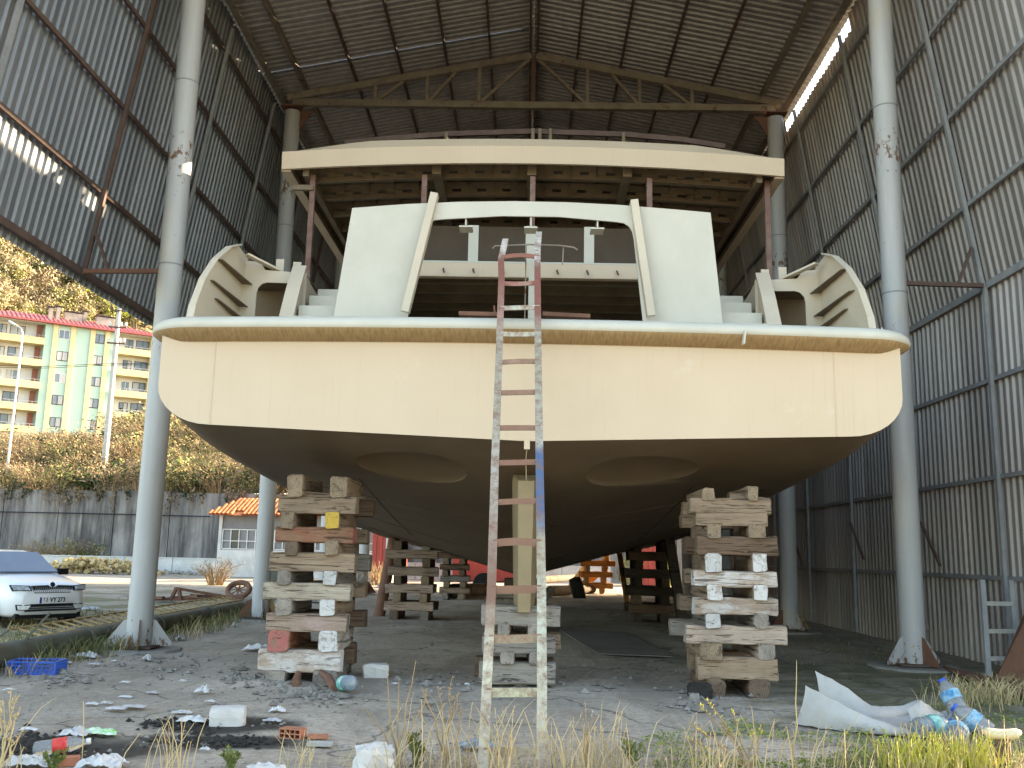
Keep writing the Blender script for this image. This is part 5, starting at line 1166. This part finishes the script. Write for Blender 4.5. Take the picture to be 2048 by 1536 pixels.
# ---- things seen under the hull at the far end
def container(label, px0, px1, ytop, d, h, mt):
    a, b = atd(px0, 1150, d), atd(px1, 1150, d); t = thing('shipping_container', label, 'container', ((a.x + b.x) / 2, d + 1.2, 0)); n = max(3, int((b.x - a.x) / .28))
    m = MB(); m.box(((a.x + b.x) / 2, d + 1.2, h / 2 + .05), (b.x - a.x, 2.36, h)); bd = m.build('box', mt, t)
    for k in range(n): m = MB(); m.box((a.x + (k + .5) * (b.x - a.x) / n, d - .0, h / 2 + .05), (.12, .05, h - .25)); m.build('rib', mt, bd)
    return t
container('red container seen under the hull left of the ladder', 905, 1040, 1100, 55, 2.6, 'red_paint')
container('tall red container behind the slanting rusty prop', 742, 802, 1040, 50, 3.6, 'red_paint')
container('red and white box beyond the dark right crib', 1285, 1316, 1060, 52, 2.4, 'red_paint')
p = atz(1230, 1172); lg = atz(880, 1180)
for k, (x0, y0, x1, y1, r, lab) in enumerate(((905, 1172, 985, 1168, .26, 'grey log lying on the floor left of the skeg'), (1100, 1172, 1185, 1168, .2, 'thick sunlit log on the floor right of the skeg'), (1085, 1168, 1160, 1160, .16, 'upper sunlit log right of the skeg'))):
    a, b = atz(x0, y0 + 10, r), atz(x1, y1 + 10, r); a.z = b.z = r + (0 if k < 2 else .38); m = MB(); m.tube(a, b, r, r * .9, 12); tag(m.build('log', 'bark', smooth=True), lab, 'log')
for k, (x0, y0, x1, y1, lab) in enumerate(((1135, 1185, 1172, 1135, 'leaning pale slab left of the sunlit crib'), (1150, 1186, 1192, 1148, 'brown board leaning near the sunlit crib'))):
    a = atz(x0, y0); b = atd(x1, y1, a.y + .5); m = MB(); m.beam(a, b, .35, .05, (0, 1, 0)); tag(m.build('leaning_board', 'plank_pale' if k == 0 else 'wood_orange_lit'), lab, 'board')
a = atz(967, 1190); m = MB(); m.lathe([(.28, -.12), (.40, -.14), (.43, -.06), (.43, .06), (.40, .14), (.28, .12)], 24, a + Vector((0, 0, .42)), Matrix.Rotation(R_(80), 3, 'X')); tag(m.build('tyre', 'tyre', smooth=True), 'black tyre standing on the floor behind the ladder', 'tyre')
a = atz(1155, 1196); m = MB(); m.lathe([(.2, -.25), (.45, -.22), (.5, 0), (.45, .22), (.2, .25)], 14, a + Vector((0, 0, .3)), Matrix.Rotation(1.3, 3, 'Y')); tag(m.build('dark_bucket', 'char', smooth=True), 'dark round tub lying in the sunlit strip', 'tub')
for px, lab in ((1375, 'yellow flowering bush seen between the right cribs'), (1300, 'yellow flowering bush behind the dark right crib')):
    b = atz(px, 1185); i = 2; t = put_tree('flowering_bush', 2, (b.x, b.y + 8, -.6), .34, lab, 'bush', None)
for px, py, lab in ((755, 1170, 'dry tan bush in front of the tall red container'), (690, 1190, 'dry weeds beside the third column'), (430, 1170, 'dry weeds between the first and second columns')):
    b = atz(px, py); put_bush(2, (b.x, b.y, 0), .62, lab, None)
# steel plate on the floor
a, b, c, d = atz(1118, 1262), atz(1196, 1312), atz(1345, 1318), atz(1255, 1268)
m = MB(); m.slab([a + Vector((0, 0, .028)), b + Vector((0, 0, .028)), c + Vector((0, 0, .028)), d + Vector((0, 0, .028))], (0, 0, .012)); tag(m.build('floor_plate', 'plate_dark'), 'flat dark steel plate lying on the floor under the hull', 'plate')

# ================================================================== THINGS ON THE FLOOR
def crumple(c, sx, sy, h, seed, mt, label, group=None, name='plastic_scrap', cat='litter', n=15, fold=1.6):
    """a crumpled sheet lying on the ground"""
    rows = []
    for i in range(n):
        row = []
        for j in range(n):
            u, v = i / (n - 1) * 2 - 1, j / (n - 1) * 2 - 1
            rr = 1 - .28 * abs(mnoise.noise(Vector((math.atan2(v, u) * 1.3, seed, 2)))); f = math.sqrt(1 - min(.98, max(abs(u), abs(v))**2) * .2)
            q = Vector((u * fold, v * fold, seed * 1.7)); z = h * .75 * max(0, (1 - (u * u + v * v) * .62)) * (.45 + 1.1 * abs(mnoise.noise(q * 1.6))) + .18 * h * mnoise.noise(q * 2.9)
            row.append(Vector((c.x + u * sx / 2 * rr + .12 * sx * mnoise.noise(q + Vector((9, 0, 0))), c.y + v * sy / 2 * rr + .12 * sy * mnoise.noise(q + Vector((0, 9, 0))), c.z + .025 + max(0.0, z))))
        rows.append(row)
    m = MB(); m.grid(rows); return tag(m.build(name, mt, fixn=True, smooth=True), label, cat, group)
def G(px, py): return atz(px, py)
# larger rags and bags
crumple(G(513, 1302), .42, .35, .14, 1, 'plastic_white', 'white plastic bag lying left of the front left crib', name='plastic_bag', cat='bag')
crumple(G(405, 1388), .16, .16, .10, 2, 'plastic_white', 'crumpled white tissue alone in the dirt, below the front left crib', name='tissue', cat='tissue')
crumple(G(362, 1281), .16, .16, .12, 3, 'plastic_white', 'white crumpled bag right of the front column foot', name='plastic_bag', cat='bag')
crumple(G(293, 1323), .14, .16, .10, 4, 'plastic_white', 'small white rag in front of the front column foot', name='rag', cat='rag')
crumple(G(473, 1254), .2, .2, .10, 5, 'plastic_white', 'small pale bag at the foot of the second column', name='plastic_bag', cat='bag')
crumple(G(180, 1221), .45, .35, .12, 6, 'plastic_white', 'white rag on the lot beyond the car', name='rag', cat='rag')
crumple(G(172, 1317), .38, .22, .10, 7, 'plastic_white', 'grey white litter right of the blue crate', name='plastic_bag', cat='bag')
crumple(G(205, 1538), .34, .22, .12, 8, 'plastic_white', 'white plastic sack at the bottom edge, below the red label bottle', name='plastic_sack', cat='sack')

crumple(G(530, 1545), .28, .2, .06, 10, 'foam_white', 'pale sack scrap at the bottom edge, below the bricks', name='sack', cat='sack')
crumple(G(152, 1474), .26, .2, .08, 11, 'plastic_white', 'pale film left of the green packet', name='plastic_film', cat='film')
crumple(G(385, 1446), .26, .2, .06, 12, 'plastic_white', 'dirty white cup scrap on the burnt patch', name='cup_scrap', cat='litter')
crumple(G(365, 1430), .2, .12, .03, 13, 'plastic_white', 'flat white paper left of the foam block', name='paper', cat='paper')
crumple(G(555, 1427), .16, .14, .07, 14, 'plastic_white', 'white scrap right of the foam block', name='paper', cat='paper')
crumple(G(545, 1447), .18, .1, .04, 15, 'plastic_white', 'flat white scrap below right of the foam block', name='paper', cat='paper')
crumple(G(60, 1535), .35, .2, .10, 16, 'plastic_white', 'pale film below the red label bottle, at the left', name='plastic_film', cat='film')
for k, (px, py, sx_, lab) in enumerate(((135, 1329, .16, 'white scrap beside the right end of the blue crate'), (188, 1332, .20, 'longer white scrap right of the blue crate'), (228, 1326, .1, 'tiny white scrap left of the column foot'), (18, 1384, .16, 'white paper at the left edge'),
        (184, 1413, .16, 'leftmost white paper in the middle of the dirt'), (215, 1411, .15, 'second white paper in the middle of the dirt'), (232, 1422, .24, 'long white paper strip, left one'), (268, 1418, .28, 'long white paper strip, right one'), (250, 1399, .18, 'white paper above the long strips'),
        (250, 1369, .14, 'small white paper between crate and tissue'), (305, 1390, .16, 'small white paper left of the tissue'), (420, 1408, .14, 'white flake above the foam block'), (365, 1366, .12, 'white flake above the tissue'), (58, 1465, .18, 'flat white paper on the left burnt patch'), (934, 1373, .08, 'white flake left of the centre crib'), (410, 1505, .1, 'pale chip in the char'), (790, 1372, .1, 'pale chip right of the white lump'))):
    crumple(G(px, py), sx_ * .85, sx_ * .55, .03, 30 + k, 'plastic_white', lab, 'paper scraps on the dirt', name='paper_scrap', cat='paper', n=9)
crumple(G(193, 1472), .36, .16, .07, 60, 'plastic_green', 'green and white food packet on the burnt patch', name='food_packet', cat='packet')
# foam and masonry lumps
def lump(c, dims, mt, label, name, cat, seed, rz=0.0, k=.14):
    rg_ = random.Random(seed); bm = bmesh.new(); bmesh.ops.create_cube(bm, size=1); bmesh.ops.subdivide_edges(bm, edges=bm.edges, cuts=3, use_grid_fill=True)
    for v in bm.verts:
        p = v.co.copy(); r = max(abs(p.x), abs(p.y), abs(p.z)); l = p.length; p = p.lerp(p / l * .62, .22)
        p += Vector((mnoise.noise(p * 2.5 + Vector((seed, 0, 0))), mnoise.noise(p * 2.5 + Vector((0, seed, 0))), mnoise.noise(p * 2.5 + Vector((0, 0, seed))))) * k
        v.co = Vector((p.x * dims[0], p.y * dims[1], (p.z + .5) * dims[2]))
    me = bpy.data.meshes.new(name); bm.to_mesh(me); bm.free(); me.materials.append(MATS[mt]); o = bpy.data.objects.new(name, me); COL.objects.link(o)
    o.location = (c.x, c.y, c.z - .015); o.rotation_euler = (0, 0, rz); return tag(o, label, cat)
lump(G(456, 1447), (.31, .22, .165), 'foam_white', 'large white foam block standing on the burnt patch', 'foam_block', 'foam block', 3, .15, .06)
lump(G(750, 1354), (.32, .24, .18), 'foam_white', 'white stone lump between the left and centre cribs', 'stone_block', 'stone', 5, .2)
lump(G(1400, 1396), (.26, .2, .18), 'char', 'black lump against the foot of the front right crib', 'lump', 'lump', 9)
lump(G(1388, 1402), (.11, .10, .10), 'stone', 'pale stone beside the black lump', 'stone', 'stone', 10)
lump(G(1043, 1372), (.16, .14, .10), 'stone', 'grey stone in front of the centre crib', 'stone', 'stone', 12)
lump(G(746, 1546), (.24, .2, .20), 'foam_white', 'white lumpy sack at the bottom edge, left of the ladder', 'sack', 'sack', 21, .4, .22)
# bricks
m = MB(); c = G(585, 1478); R3 = Matrix.Rotation(-.25, 3, 'Z')
if True:
    for z in (0.012, .05, .088): m.box(c + Vector((0, 0, z)), (.20, .12, .009), R3)
for i in range(5): m.box(c + R3 @ Vector((-.095 + .0475 * i, 0, 0)) + Vector((0, 0, .05)), (.009, .118, .084), R3)
tag(m.build('hollow_brick', 'clay_brick'), 'broken red hollow clay brick beside the char', 'brick')
m = MB(); m.box(G(636, 1480) + Vector((0, 0, .03)), (.17, .08, .03), Matrix.Rotation(.1, 3, 'Z')); tag(m.build('brick_piece', 'clay_brick'), 'thin orange brick piece right of the hollow brick', 'brick')
m = MB(); m.box(G(640, 1494) + Vector((0, 0, .025)), (.20, .10, .025), Matrix.Rotation(.06, 3, 'Z')); tag(m.build('tile_piece', 'moss_board'), 'flat grey tile piece below the orange brick piece', 'tile')
m = MB(); m.box(G(138, 1530) + Vector((0, 0, .03)), (.14, .1, .06), Matrix.Rotation(.4, 3, 'Z')); tag(m.build('brick_piece', 'clay_brick'), 'small brick piece below the red label bottle', 'brick')
m = MB(); m.path([G(590, 1375) + Vector((0, 0, .05)), G(600, 1352) + Vector((0, .1, .16)), G(655, 1372) + Vector((0, 0, .10)), G(668, 1385) + Vector((0, 0, .04))], [.05, .055, .05, .05], 9); tag(m.build('rusty_pipe_bend', 'rust_plate', smooth=True), 'short rusty bent pipe at the foot of the front left crib', 'pipe')
# bottles
def bottle(c, L, r, ang, tilt, bodym, labm, capm, label, z=0.0):
    t = thing('plastic_bottle', label, 'bottle', (c.x, c.y, c.z + z)); rot = Matrix.Rotation(ang, 3, 'Z') @ Matrix.Rotation(math.pi / 2 - tilt, 3, 'Y'); o = Vector((c.x, c.y, c.z + z + r * .95 + .02))
    m = MB(); m.lathe([(r * .6, -L * .5), (r * .95, -L * .47), (r, -L * .38), (r * .95, -L * .2), (r * .98, 0), (r, L * .12), (r * .8, L * .28), (r * .42, L * .40), (r * .36, L * .44)], 20, o, rot); b = m.build('bottle_body', bodym, t, smooth=True)
    m = MB(); m.lathe([(r * 1.01, -L * .16), (r * 1.02, -L * .1), (r * 1.03, .06 * L), (r * 1.02, L * .10)], 20, o, rot); m.build('label_band', labm, t, smooth=True)
    m = MB(); m.lathe([(r * .40, L * .43), (r * .42, L * .44), (r * .42, L * .50), (r * .36, L * .51)], 14, o, rot); m.build('cap', capm, t, smooth=True)
    return t
bottle(G(688, 1385), .36, .085, 2.2, -.15, 'bottle_tint', 'label_teal', 'cap_blue', 'crushed clear water bottle with blue cap beside the front left crib')
bottle(G(122, 1512), .40, .06, .35, .12, 'bottle_clear', 'label_red', 'cap_white', 'clear soda bottle with red label on the left burnt patch')
for k, (px, py, ang, tl, lm, lab, z) in enumerate(((1905, 1440, 1.9, .9, 'label_blue', 'upright crushed clear bottle at the back of the bottle heap', .12), (1870, 1478, .3, .1, 'label_teal', 'clear bottle with teal label at the left of the bottle heap', .0), (1945, 1470, 2.6, .6, 'label_blue', 'bottle with blue label at the right of the bottle heap', .02), (1915, 1492, 1.1, .2, 'label_blue', 'crushed clear bottle at the front of the bottle heap', .0))):
    bottle(G(px, py), .38, .10, ang, tl, 'bottle_clear' if k % 2 == 0 else 'bottle_tint', lm, 'cap_blue', lab, z)
crumple(G(1888, 1462) + Vector((0, 0, .02)), .55, .4, .20, 71, 'bottle_clear', 'crumpled clear plastic film over the bottle heap', name='plastic_film', cat='film')
crumple(G(955, 1500), .3, .2, .10, 72, 'bottle_tint', 'crumpled clear bottle film behind the ladder foot', name='plastic_film', cat='film')
# blue crate: lattice sides
c = G(72, 1346); cr = thing('plastic_crate', 'blue plastic lattice crate lying by the green mast', 'crate', c, None, .12); Lx, Ly, H = .58, .38, .15
for nm, A_, B_ in (('side_panel', (-Lx / 2, -Ly / 2), (Lx / 2, -Ly / 2)), ('side_panel', (-Lx / 2, Ly / 2), (Lx / 2, Ly / 2)), ('end_panel', (-Lx / 2, -Ly / 2), (-Lx / 2, Ly / 2)), ('end_panel', (Lx / 2, -Ly / 2), (Lx / 2, Ly / 2))):
    a, b = Vector((*A_, 0)), Vector((*B_, 0)); m = MB(); n = int((b - a).length / .05)
    for z in (.012, .06, .105, H): m.beam(a + Vector((0, 0, z)), b + Vector((0, 0, z)), .016, .022 if z in (.012, H) else .010)
    for k in range(n + 1):
        p = lerp(a, b, k / n); m.beam(p + Vector((0, 0, .002)), p + Vector((0, 0, H)), .016, .022 if k in (0, n, n // 2) else .010, (b - a))
    m.build(nm, 'plastic_blue', cr, local=True)
m = MB(); m.box((0, 0, .02), (Lx - .02, Ly - .02, .014)); m.build('base', 'plastic_blue', cr, local=True)
# big bent white fibre sheet on the right
ctrl = [(1590, 1440, .02, .40), (1640, 1452, .0, .34), (1700, 1460, .0, .24), (1760, 1466, .0, .14), (1820, 1470, .0, .10), (1850, 1468, .02, .16)]
def fibre(label, base, tops, name):
    rows = []; n = 14
    B0 = [G(px, py) for px, py in base]
    for i in range(n + 1):
        t = i / n * (len(B0) - 1); k = min(int(t), len(B0) - 2); p = B0[k].lerp(B0[k + 1], t - k); hgt, dx, dy = (lerp(tops[k][q], tops[k + 1][q], t - k) for q in range(3))
        row = []
        for j in range(7):
            v = j / 6; bend = math.sin(v * math.pi) * .05; row.append(p + Vector((dx * v + .012 * mnoise.noise(Vector((i * .6, j * .6, 3))), dy * v - bend + .02 * mnoise.noise(Vector((i * .5, j * .7, 8))), .02 + hgt * v + .015 * mnoise.noise(Vector((i * .9, 4, 1))))))
        rows.append(row)
    m = MB(); m.grid(rows); m.grid([[p + Vector((.004, .014, .003)) for p in r] for r in rows]); 
    e1 = [r[-1] for r in rows]; m.grid([e1, [p + Vector((.004, .014, .003)) for p in e1]]); e2 = [r[0] for r in rows]; m.grid([e2, [p + Vector((.004, .014, .003)) for p in e2]]); e3 = rows[0]; m.grid([e3, [p + Vector((.004, .014, .003)) for p in e3]])
    return m
fs = thing('fibre_sheet', 'large bent white fibre sheet lying on the moss at the right', 'sheet', G(1720, 1465))
fibre('', [(1590, 1452), (1650, 1462), (1720, 1470), (1790, 1476), (1830, 1476)], [(.36, .12, .0), (.27, .08, .02), (.15, .05, .04), (.07, .03, .05), (.03, .02, .05)], '').build('front_flap', 'fibre_sheet', fs, smooth='all')
fibre('', [(1640, 1432), (1690, 1440), (1740, 1446), (1800, 1440), (1840, 1432)], [(.42, .0, .10), (.30, .04, .10), (.12, .06, .12), (.10, .05, .08), (.14, .02, .04)], '').build('back_flap', 'fibre_sheet', fs, smooth='all')
A4 = [G(1590, 1452), G(1640, 1432), G(1740, 1446), G(1840, 1432), G(1830, 1476), G(1720, 1470)]
m = MB(); m.slab([p + Vector((0, 0, .03)) for p in A4], (0, 0, .012)); m.build('floor_flap', 'fibre_sheet', fs)
fibre('', [(1822, 1472), (1850, 1470), (1885, 1462)], [(.20, .02, .10), (.28, .0, .06), (.10, .06, .02)], '').build('end_flap', 'fibre_sheet', fs, smooth='all')
# cream pad on a stub at the right edge
c = G(2008, 1530); t = thing('padded_post', 'cream rounded pad on a stub at the bottom right corner', 'post', c)
m = MB(); m.tube(c, c + Vector((0, 0, .20)), .06, .06, 10); m.build('stub', 'steel_brown', t, smooth=True)
m = MB(); rows = []
for k in range(9):
    x = -.15 + .3 * k / 8; s_ = math.sqrt(max(.05, 1 - (abs(x) / .155)**6)); rows.append([c + Vector((x, .06 * s_ * math.cos(a), .235 + .042 * s_ * math.sin(a) + .02 * (x / .15)**2)) for a in [math.pi * 2 * j / 12 for j in range(12)]])
m.grid(rows, closed=True); m.f += [tuple(range(12)), tuple(range(96, 108))]; m.m += [0, 0]; m.build('pad', 'cream_pad', t, smooth='all')
# ladder, planks and plates against the right wall
lw_ = thing('wall_ladder', 'grey steel ladder with pale rungs leaning on the right wall', 'ladder', (6.75, 14.6, 0))
a0 = atd(1978, 1362, 14.2); a1 = atd(1964, 1160, 14.5); b0 = a0 + Vector((.50, .12, 0)); b1 = a1 + Vector((.48, .12, 0))
for a, b in ((a0, a1), (b0, b1)): m = MB(); m.beam(a, b, .07, .05, (0, 1, 0)); m.build('rail', 'steel_grey', lw_)
for py in (1208, 1263, 1317): z = atd(1990, py, 14.3).z; t_ = (z - a0.z) / (a1.z - a0.z); m = MB(); m.beam(lerp(a0, a1, t_), lerp(b0, b1, t_), .05, .06); m.build('rung', 'moss_board', lw_)
P0, P1, P2, P3 = atd(1990, 1362, 13.9), atd(2120, 1385, 13.0), atd(2120, 1100, 13.9), atd(2062, 1195, 14.3)
m = MB(); m.slab([P0, P1, P2, P3], (.01, .02, 0)); tag(m.build('leaning_plate', 'rust_plate'), 'reddish brown steel plate leaning against the wall at the right edge', 'plate')
m = MB(); m.slab([G(1885, 1340) + Vector((0, 0, .04)), G(1965, 1360) + Vector((0, 0, .04)), G(2090, 1385) + Vector((0, 0, .04)), G(2090, 1412) + Vector((0, 0, .04)), G(1970, 1385) + Vector((0, 0, .04))], (0, 0, .03)); tag(m.build('ground_plate', 'rust_plate'), 'flat reddish brown plate on the ground at the right', 'plate')
for px, py, L, lab in ((1845, 1252, .26, 'pale strip nailed low on the right wall behind the column'), (1620, 1220, .3, 'pale strip low on the right wall by the second column')):
    r = ray(px, py); p = Vector((0, 0, CAM_H)) + r * (7.53 / r.x); m = MB(); m.box(p, (.03, L * 2.0, .09)); tag(m.build('wall_strip', 'moss_board'), lab, 'board')

# ---- gravel, char and plants -------------------------------------------------------
rg = random.Random(5)
def pebble(m, c, s_, mi=0):
    a = [Vector((rg.uniform(.6, 1) * x, rg.uniform(.6, 1) * y, rg.uniform(.5, .9) * z)) for x, y, z in ((1, 0, 0), (0, 1, 0), (-1, 0, 0), (0, -1, 0), (0, 0, .75), (0, 0, -.4))]
    th = rg.uniform(0, 6); R3 = Matrix.Rotation(th, 3, 'Z'); m.add([c + R3 @ p * s_ for p in a], [(0, 1, 4), (1, 2, 4), (2, 3, 4), (3, 0, 4), (1, 0, 5), (2, 1, 5), (3, 2, 5), (0, 3, 5)], mi)
gv = MB()
for _ in range(2600):
    px, py = rg.uniform(-20, 1560), 1300 + 240 * rg.random()
    if mnoise.noise(Vector((px * .006, py * .02, 0))) + .15 * rg.random() < -.02: continue
    p = G(px, py); pebble(gv, p + Vector((0, 0, ground_h(p.x, p.y))), abs(rg.gauss(.0, .016)) + .006, rg.choice((0, 0, 1)))
for cx_, cy_, sp in ((590, 1385, 40), (640, 1395, 35), (330, 1330, 60), (130, 1360, 40), (880, 1370, 60), (1200, 1360, 80), (1410, 1410, 50), (500, 1360, 30)):
    for _ in range(70): p = G(rg.gauss(cx_, sp), rg.gauss(cy_, sp * .25)); pebble(gv, p + Vector((0, 0, .01)), abs(rg.gauss(0, .035)) + .012, rg.choice((0, 1)))
mat('stone_dark', (.20, .18, .155), (.14, .125, .11), 6, .95); tag(gv.build('gravel', ['stone', 'stone_dark'], fixn=False), 'loose gravel and stones scattered over the dirt', 'gravel', kind='stuff')
chm = MB()
for cx_, cy_, sx_, sy_, n in ((360, 1450, 40, 7, 120), (440, 1482, 60, 7, 160), (80, 1490, 70, 14, 220)):
    for _ in range(n): p = G(rg.gauss(cx_, sx_), rg.gauss(cy_, sy_)); pebble(chm, p + Vector((0, 0, .01)), rg.uniform(.01, .045), 0)
tag(chm.build('charred_remains', 'char', fixn=False), 'black charred rubbish scattered over the burnt patches', 'char', kind='stuff')
# moss cushions and low clover on the right
cl = MB()
for _ in range(16000):
    px, py = rg.uniform(1230, 2080), rg.uniform(1405, 1545); p = G(px, py)
    dens = mnoise.noise(Vector((p.x * 1.2, p.y * 1.6, 5))) + (px - 1500) / 900 + (py - 1478) / 140
    if dens < .15 + .35 * rg.random(): continue
    s_ = rg.uniform(.007, .018); h = rg.uniform(.005, .07); q = p + Vector((0, 0, h)); a = Vector((rg.gauss(0, 1), rg.gauss(0, 1), rg.gauss(0, .5))).normalized(); b = a.orthogonal().normalized()
    cl.add([q - a * s_, q + b * s_ * .7, q + a * s_, q - b * s_ * .7], [(0, 1, 2, 3)], rg.choice((0, 0, 1)))
tag(cl.build('clover', ['weed_green', 'leaf_lime'], fixn=False), 'low green clover covering the damp ground at the bottom right', 'ground cover', kind='stuff')
def blades(m, p, n, h, spread, wd, mi, lean=.5, rg=rg):
    for _ in range(n):
        a = rg.uniform(0, 6.28); L = h * rg.uniform(.4, 1.15); b = p + Vector((rg.gauss(0, spread), rg.gauss(0, spread), 0)); d = Vector((math.cos(a), math.sin(a), 0)) * rg.uniform(.05, lean) * L; sd_ = Vector((-math.sin(a + 1.2), math.cos(a + 1.2), 0)) * wd
        pts = [b, b + d * .25 + Vector((0, 0, L * .5)), b + d * .6 + Vector((0, 0, L * .82)), b + d + Vector((0, 0, L * (1 - .35 * rg.random())))]
        vs_ = []
        for q, k in zip(pts, (1, .8, .55, .1)): vs_ += [q - sd_ * k, q + sd_ * k]
        m.add(vs_, [(0, 1, 3, 2), (2, 3, 5, 4), (4, 5, 7, 6)], mi)
gr = MB()
for _ in range(160):                                        # dry grass along the bottom, thickest round the ladder foot and to the right
    px = rg.uniform(600, 2080); w8 = interp([(600, .15), (760, .6), (900, .8), (1000, 1), (1180, 1), (1330, .9), (1450, .7), (1600, .55), (1750, .9), (1900, 1), (2080, .8)], px)
    if rg.random() > w8: continue
    p = G(px, rg.uniform(1530, 1600)); blades(gr, p, rg.randint(4, 13), rg.uniform(.08, .36), .06, rg.uniform(.002, .005), rg.choice((0, 0, 3, 3, 1)), 1.5)
for px, py, n, h in ((800, 1545, 30, .55), (900, 1540, 30, .6), (1000, 1560, 40, .55), (1130, 1555, 36, .5), (1200, 1550, 40, .5), (1420, 1550, 26, .45), (1540, 1550, 14, .55), (1650, 1545, 16, .5), (330, 1550, 16, .45), (310, 1560, 10, .4), (585, 1550, 12, .28), (20, 1540, 12, .5)):
    blades(gr, G(px, py), n, h, .12, .0045, 0, .7)
for _ in range(150):
    px = rg.uniform(700, 2080); p = G(px, rg.uniform(1500, 1580)); blades(gr, p, rg.randint(3, 8), rg.uniform(.03, .10), .08, .003, rg.choice((3, 3, 0, 1)), 4.0)
for px in (1840, 1880, 1920, 1960, 1790):                    # sunlit lime tufts
    blades(gr, G(px, 1550), 60, .34, .10, .006, 2, .9); blades(gr, G(px + 20, 1535), 18, .42, .10, .005, 0, .6)
tag(gr.build('dry_grass', ['straw', 'grass_dull', 'grass_lime', 'straw_grey'], fixn=False), 'dry straw coloured grass along the bottom edge of the picture', 'grass', kind='stuff')
gl = MB()
for _ in range(150):                                         # grass along the mast and the edge of the lot
    t_ = rg.random(); p = lerp(pa, pb_, t_) + Vector((rg.gauss(.45, .25), rg.gauss(0, .2), 0)); p.z = 0; blades(gl, p, rg.randint(6, 14), rg.uniform(.12, .38), .10, .006, rg.choice((0, 1, 1)), .9)
for _ in range(500):
    px, py = rg.uniform(-20, 470), rg.uniform(1222, 1300); p = G(px, py)
    if p.x > -6.6: continue
    blades(gl, p, rg.randint(4, 9), rg.uniform(.05, .16), .15, .008, rg.choice((1, 1, 0)), .8)
for _ in range(70): p = G(rg.gauss(1960, 60), rg.gauss(1400, 12)); blades(gl, p, 8, .28, .08, .005, rg.choice((0, 0, 1)), 1.2)
for _ in range(80): p = G(rg.gauss(1750, 150), rg.gauss(1300, 18)) ; blades(gl, p, 6, .10, .08, .005, 1, 1.0)
for _ in range(40): p = G(rg.gauss(160, 40), rg.gauss(1300, 8)); blades(gl, p, 14, .28, .12, .006, 1, .8)
tag(gl.build('lot_grass', ['straw', 'grass_dull'], fixn=False), 'thin dull grass along the mast and over the lot', 'grass', kind='stuff')
# individual plants
def stem_plant(name, label, cat, base, stems, mt, leafm, ls, nl, seed):
    rg_ = random.Random(seed); t = thing(name, label, cat, base); st = MB(); lf = MB()
    for (dx, dy, h) in stems:
        pts = [base]; p = base
        for k in range(1, 6): p = base + Vector((dx * (k / 5)**1.2 + rg_.gauss(0, .012), dy * k / 5, h * k / 5)); pts.append(p)
        st.path(pts, [.008, .007, .006, .005, .004, .002], 5)
        for k in range(nl):
            q = pts[rg_.randint(2, 4)].lerp(pts[5], rg_.random()); a = Vector((rg_.gauss(0, .6), rg_.gauss(0, .6), rg_.uniform(.3, 1))).normalized(); b = a.orthogonal().normalized()
            s_ = ls * rg_.uniform(.6, 1.3); lf.add([q, q + a * s_ + b * s_ * .4, q + a * s_ * 2, q + a * s_ - b * s_ * .4], [(0, 1, 2, 3)])
            if rg_.random() < .3: st.path([q - a * .02, q + a * s_], [.003, .002], 3)
    st.build('stems', mt, t, fixn=False); lf.build('leaves', leafm, t, fixn=False); return t
stem_plant('budding_shrub', 'budding shrub with yellow leaves right of the ladder foot', 'shrub', G(1500, 1545), [(-.32, 0, .52), (-.45, .05, .36), (-.22, 0, .40), (-.12, 0, .45), (-.5, 0, .24), (.02, 0, .3), (.12, .02, .34), (-.38, -.05, .5)], 'twig', 'bud_yellow', .014, 14, 3)
stem_plant('dry_weed', 'tall dry weed with straw seed heads at the left edge', 'weed', G(-4, 1550), [(.06, 0, .52), (.02, 0, .58), (.10, .02, .46), (.14, 0, .30), (-.05, 0, .5)], 'straw', 'straw', .016, 16, 4)
stem_plant('dry_weed', 'tall brown seeded weed left of the ladder', 'weed', G(895, 1540), [(.02, 0, .68), (.05, 0, .55), (-.10, 0, .58), (-.22, 0, .6), (.10, 0, .45)], 'twig', 'leaf_brown', .016, 14, 5)
stem_plant('dry_weed', 'thin bare forked weed between the left and centre cribs', 'weed', G(795, 1545), [(-.14, .1, .72), (.10, 0, .80), (-.02, .05, .66), (.2, .0, .6), (-.25, 0, .45)], 'twig', 'straw', .008, 3, 6)
stem_plant('dry_weed', 'small weed with white seed heads right of the ladder', 'weed', G(1172, 1545), [(0, 0, .52), (.05, 0, .46), (-.05, 0, .44)], 'leaf_olive' if False else 'twig', 'cap_white', .007, 8, 7)
stem_plant('dry_weed', 'single tall straw stalk in front of the fibre sheet', 'weed', G(1585, 1540), [(.05, 0, .82), (.0, 0, .3)], 'straw', 'straw', .010, 4, 8)
for px, py, sc2, lab in ((835, 1536, .5, 'green leafy weed left of the ladder foot'), (1270, 1540, .5, 'green leafy weed right of the ladder foot'), (460, 1540, .32, 'small green weed below the bricks'), (107, 1538, .25, 'tiny green sprout below the red label bottle')):
    b = G(px, py); stem_plant('green_weed', lab, 'weed', b, [(rg.uniform(-.2, .2) * sc2, rg.uniform(-.1, .1), rg.uniform(.2, .45) * sc2) for _ in range(9)], 'weed_green', 'weed_green', .035 * sc2 + .01, 12, px)
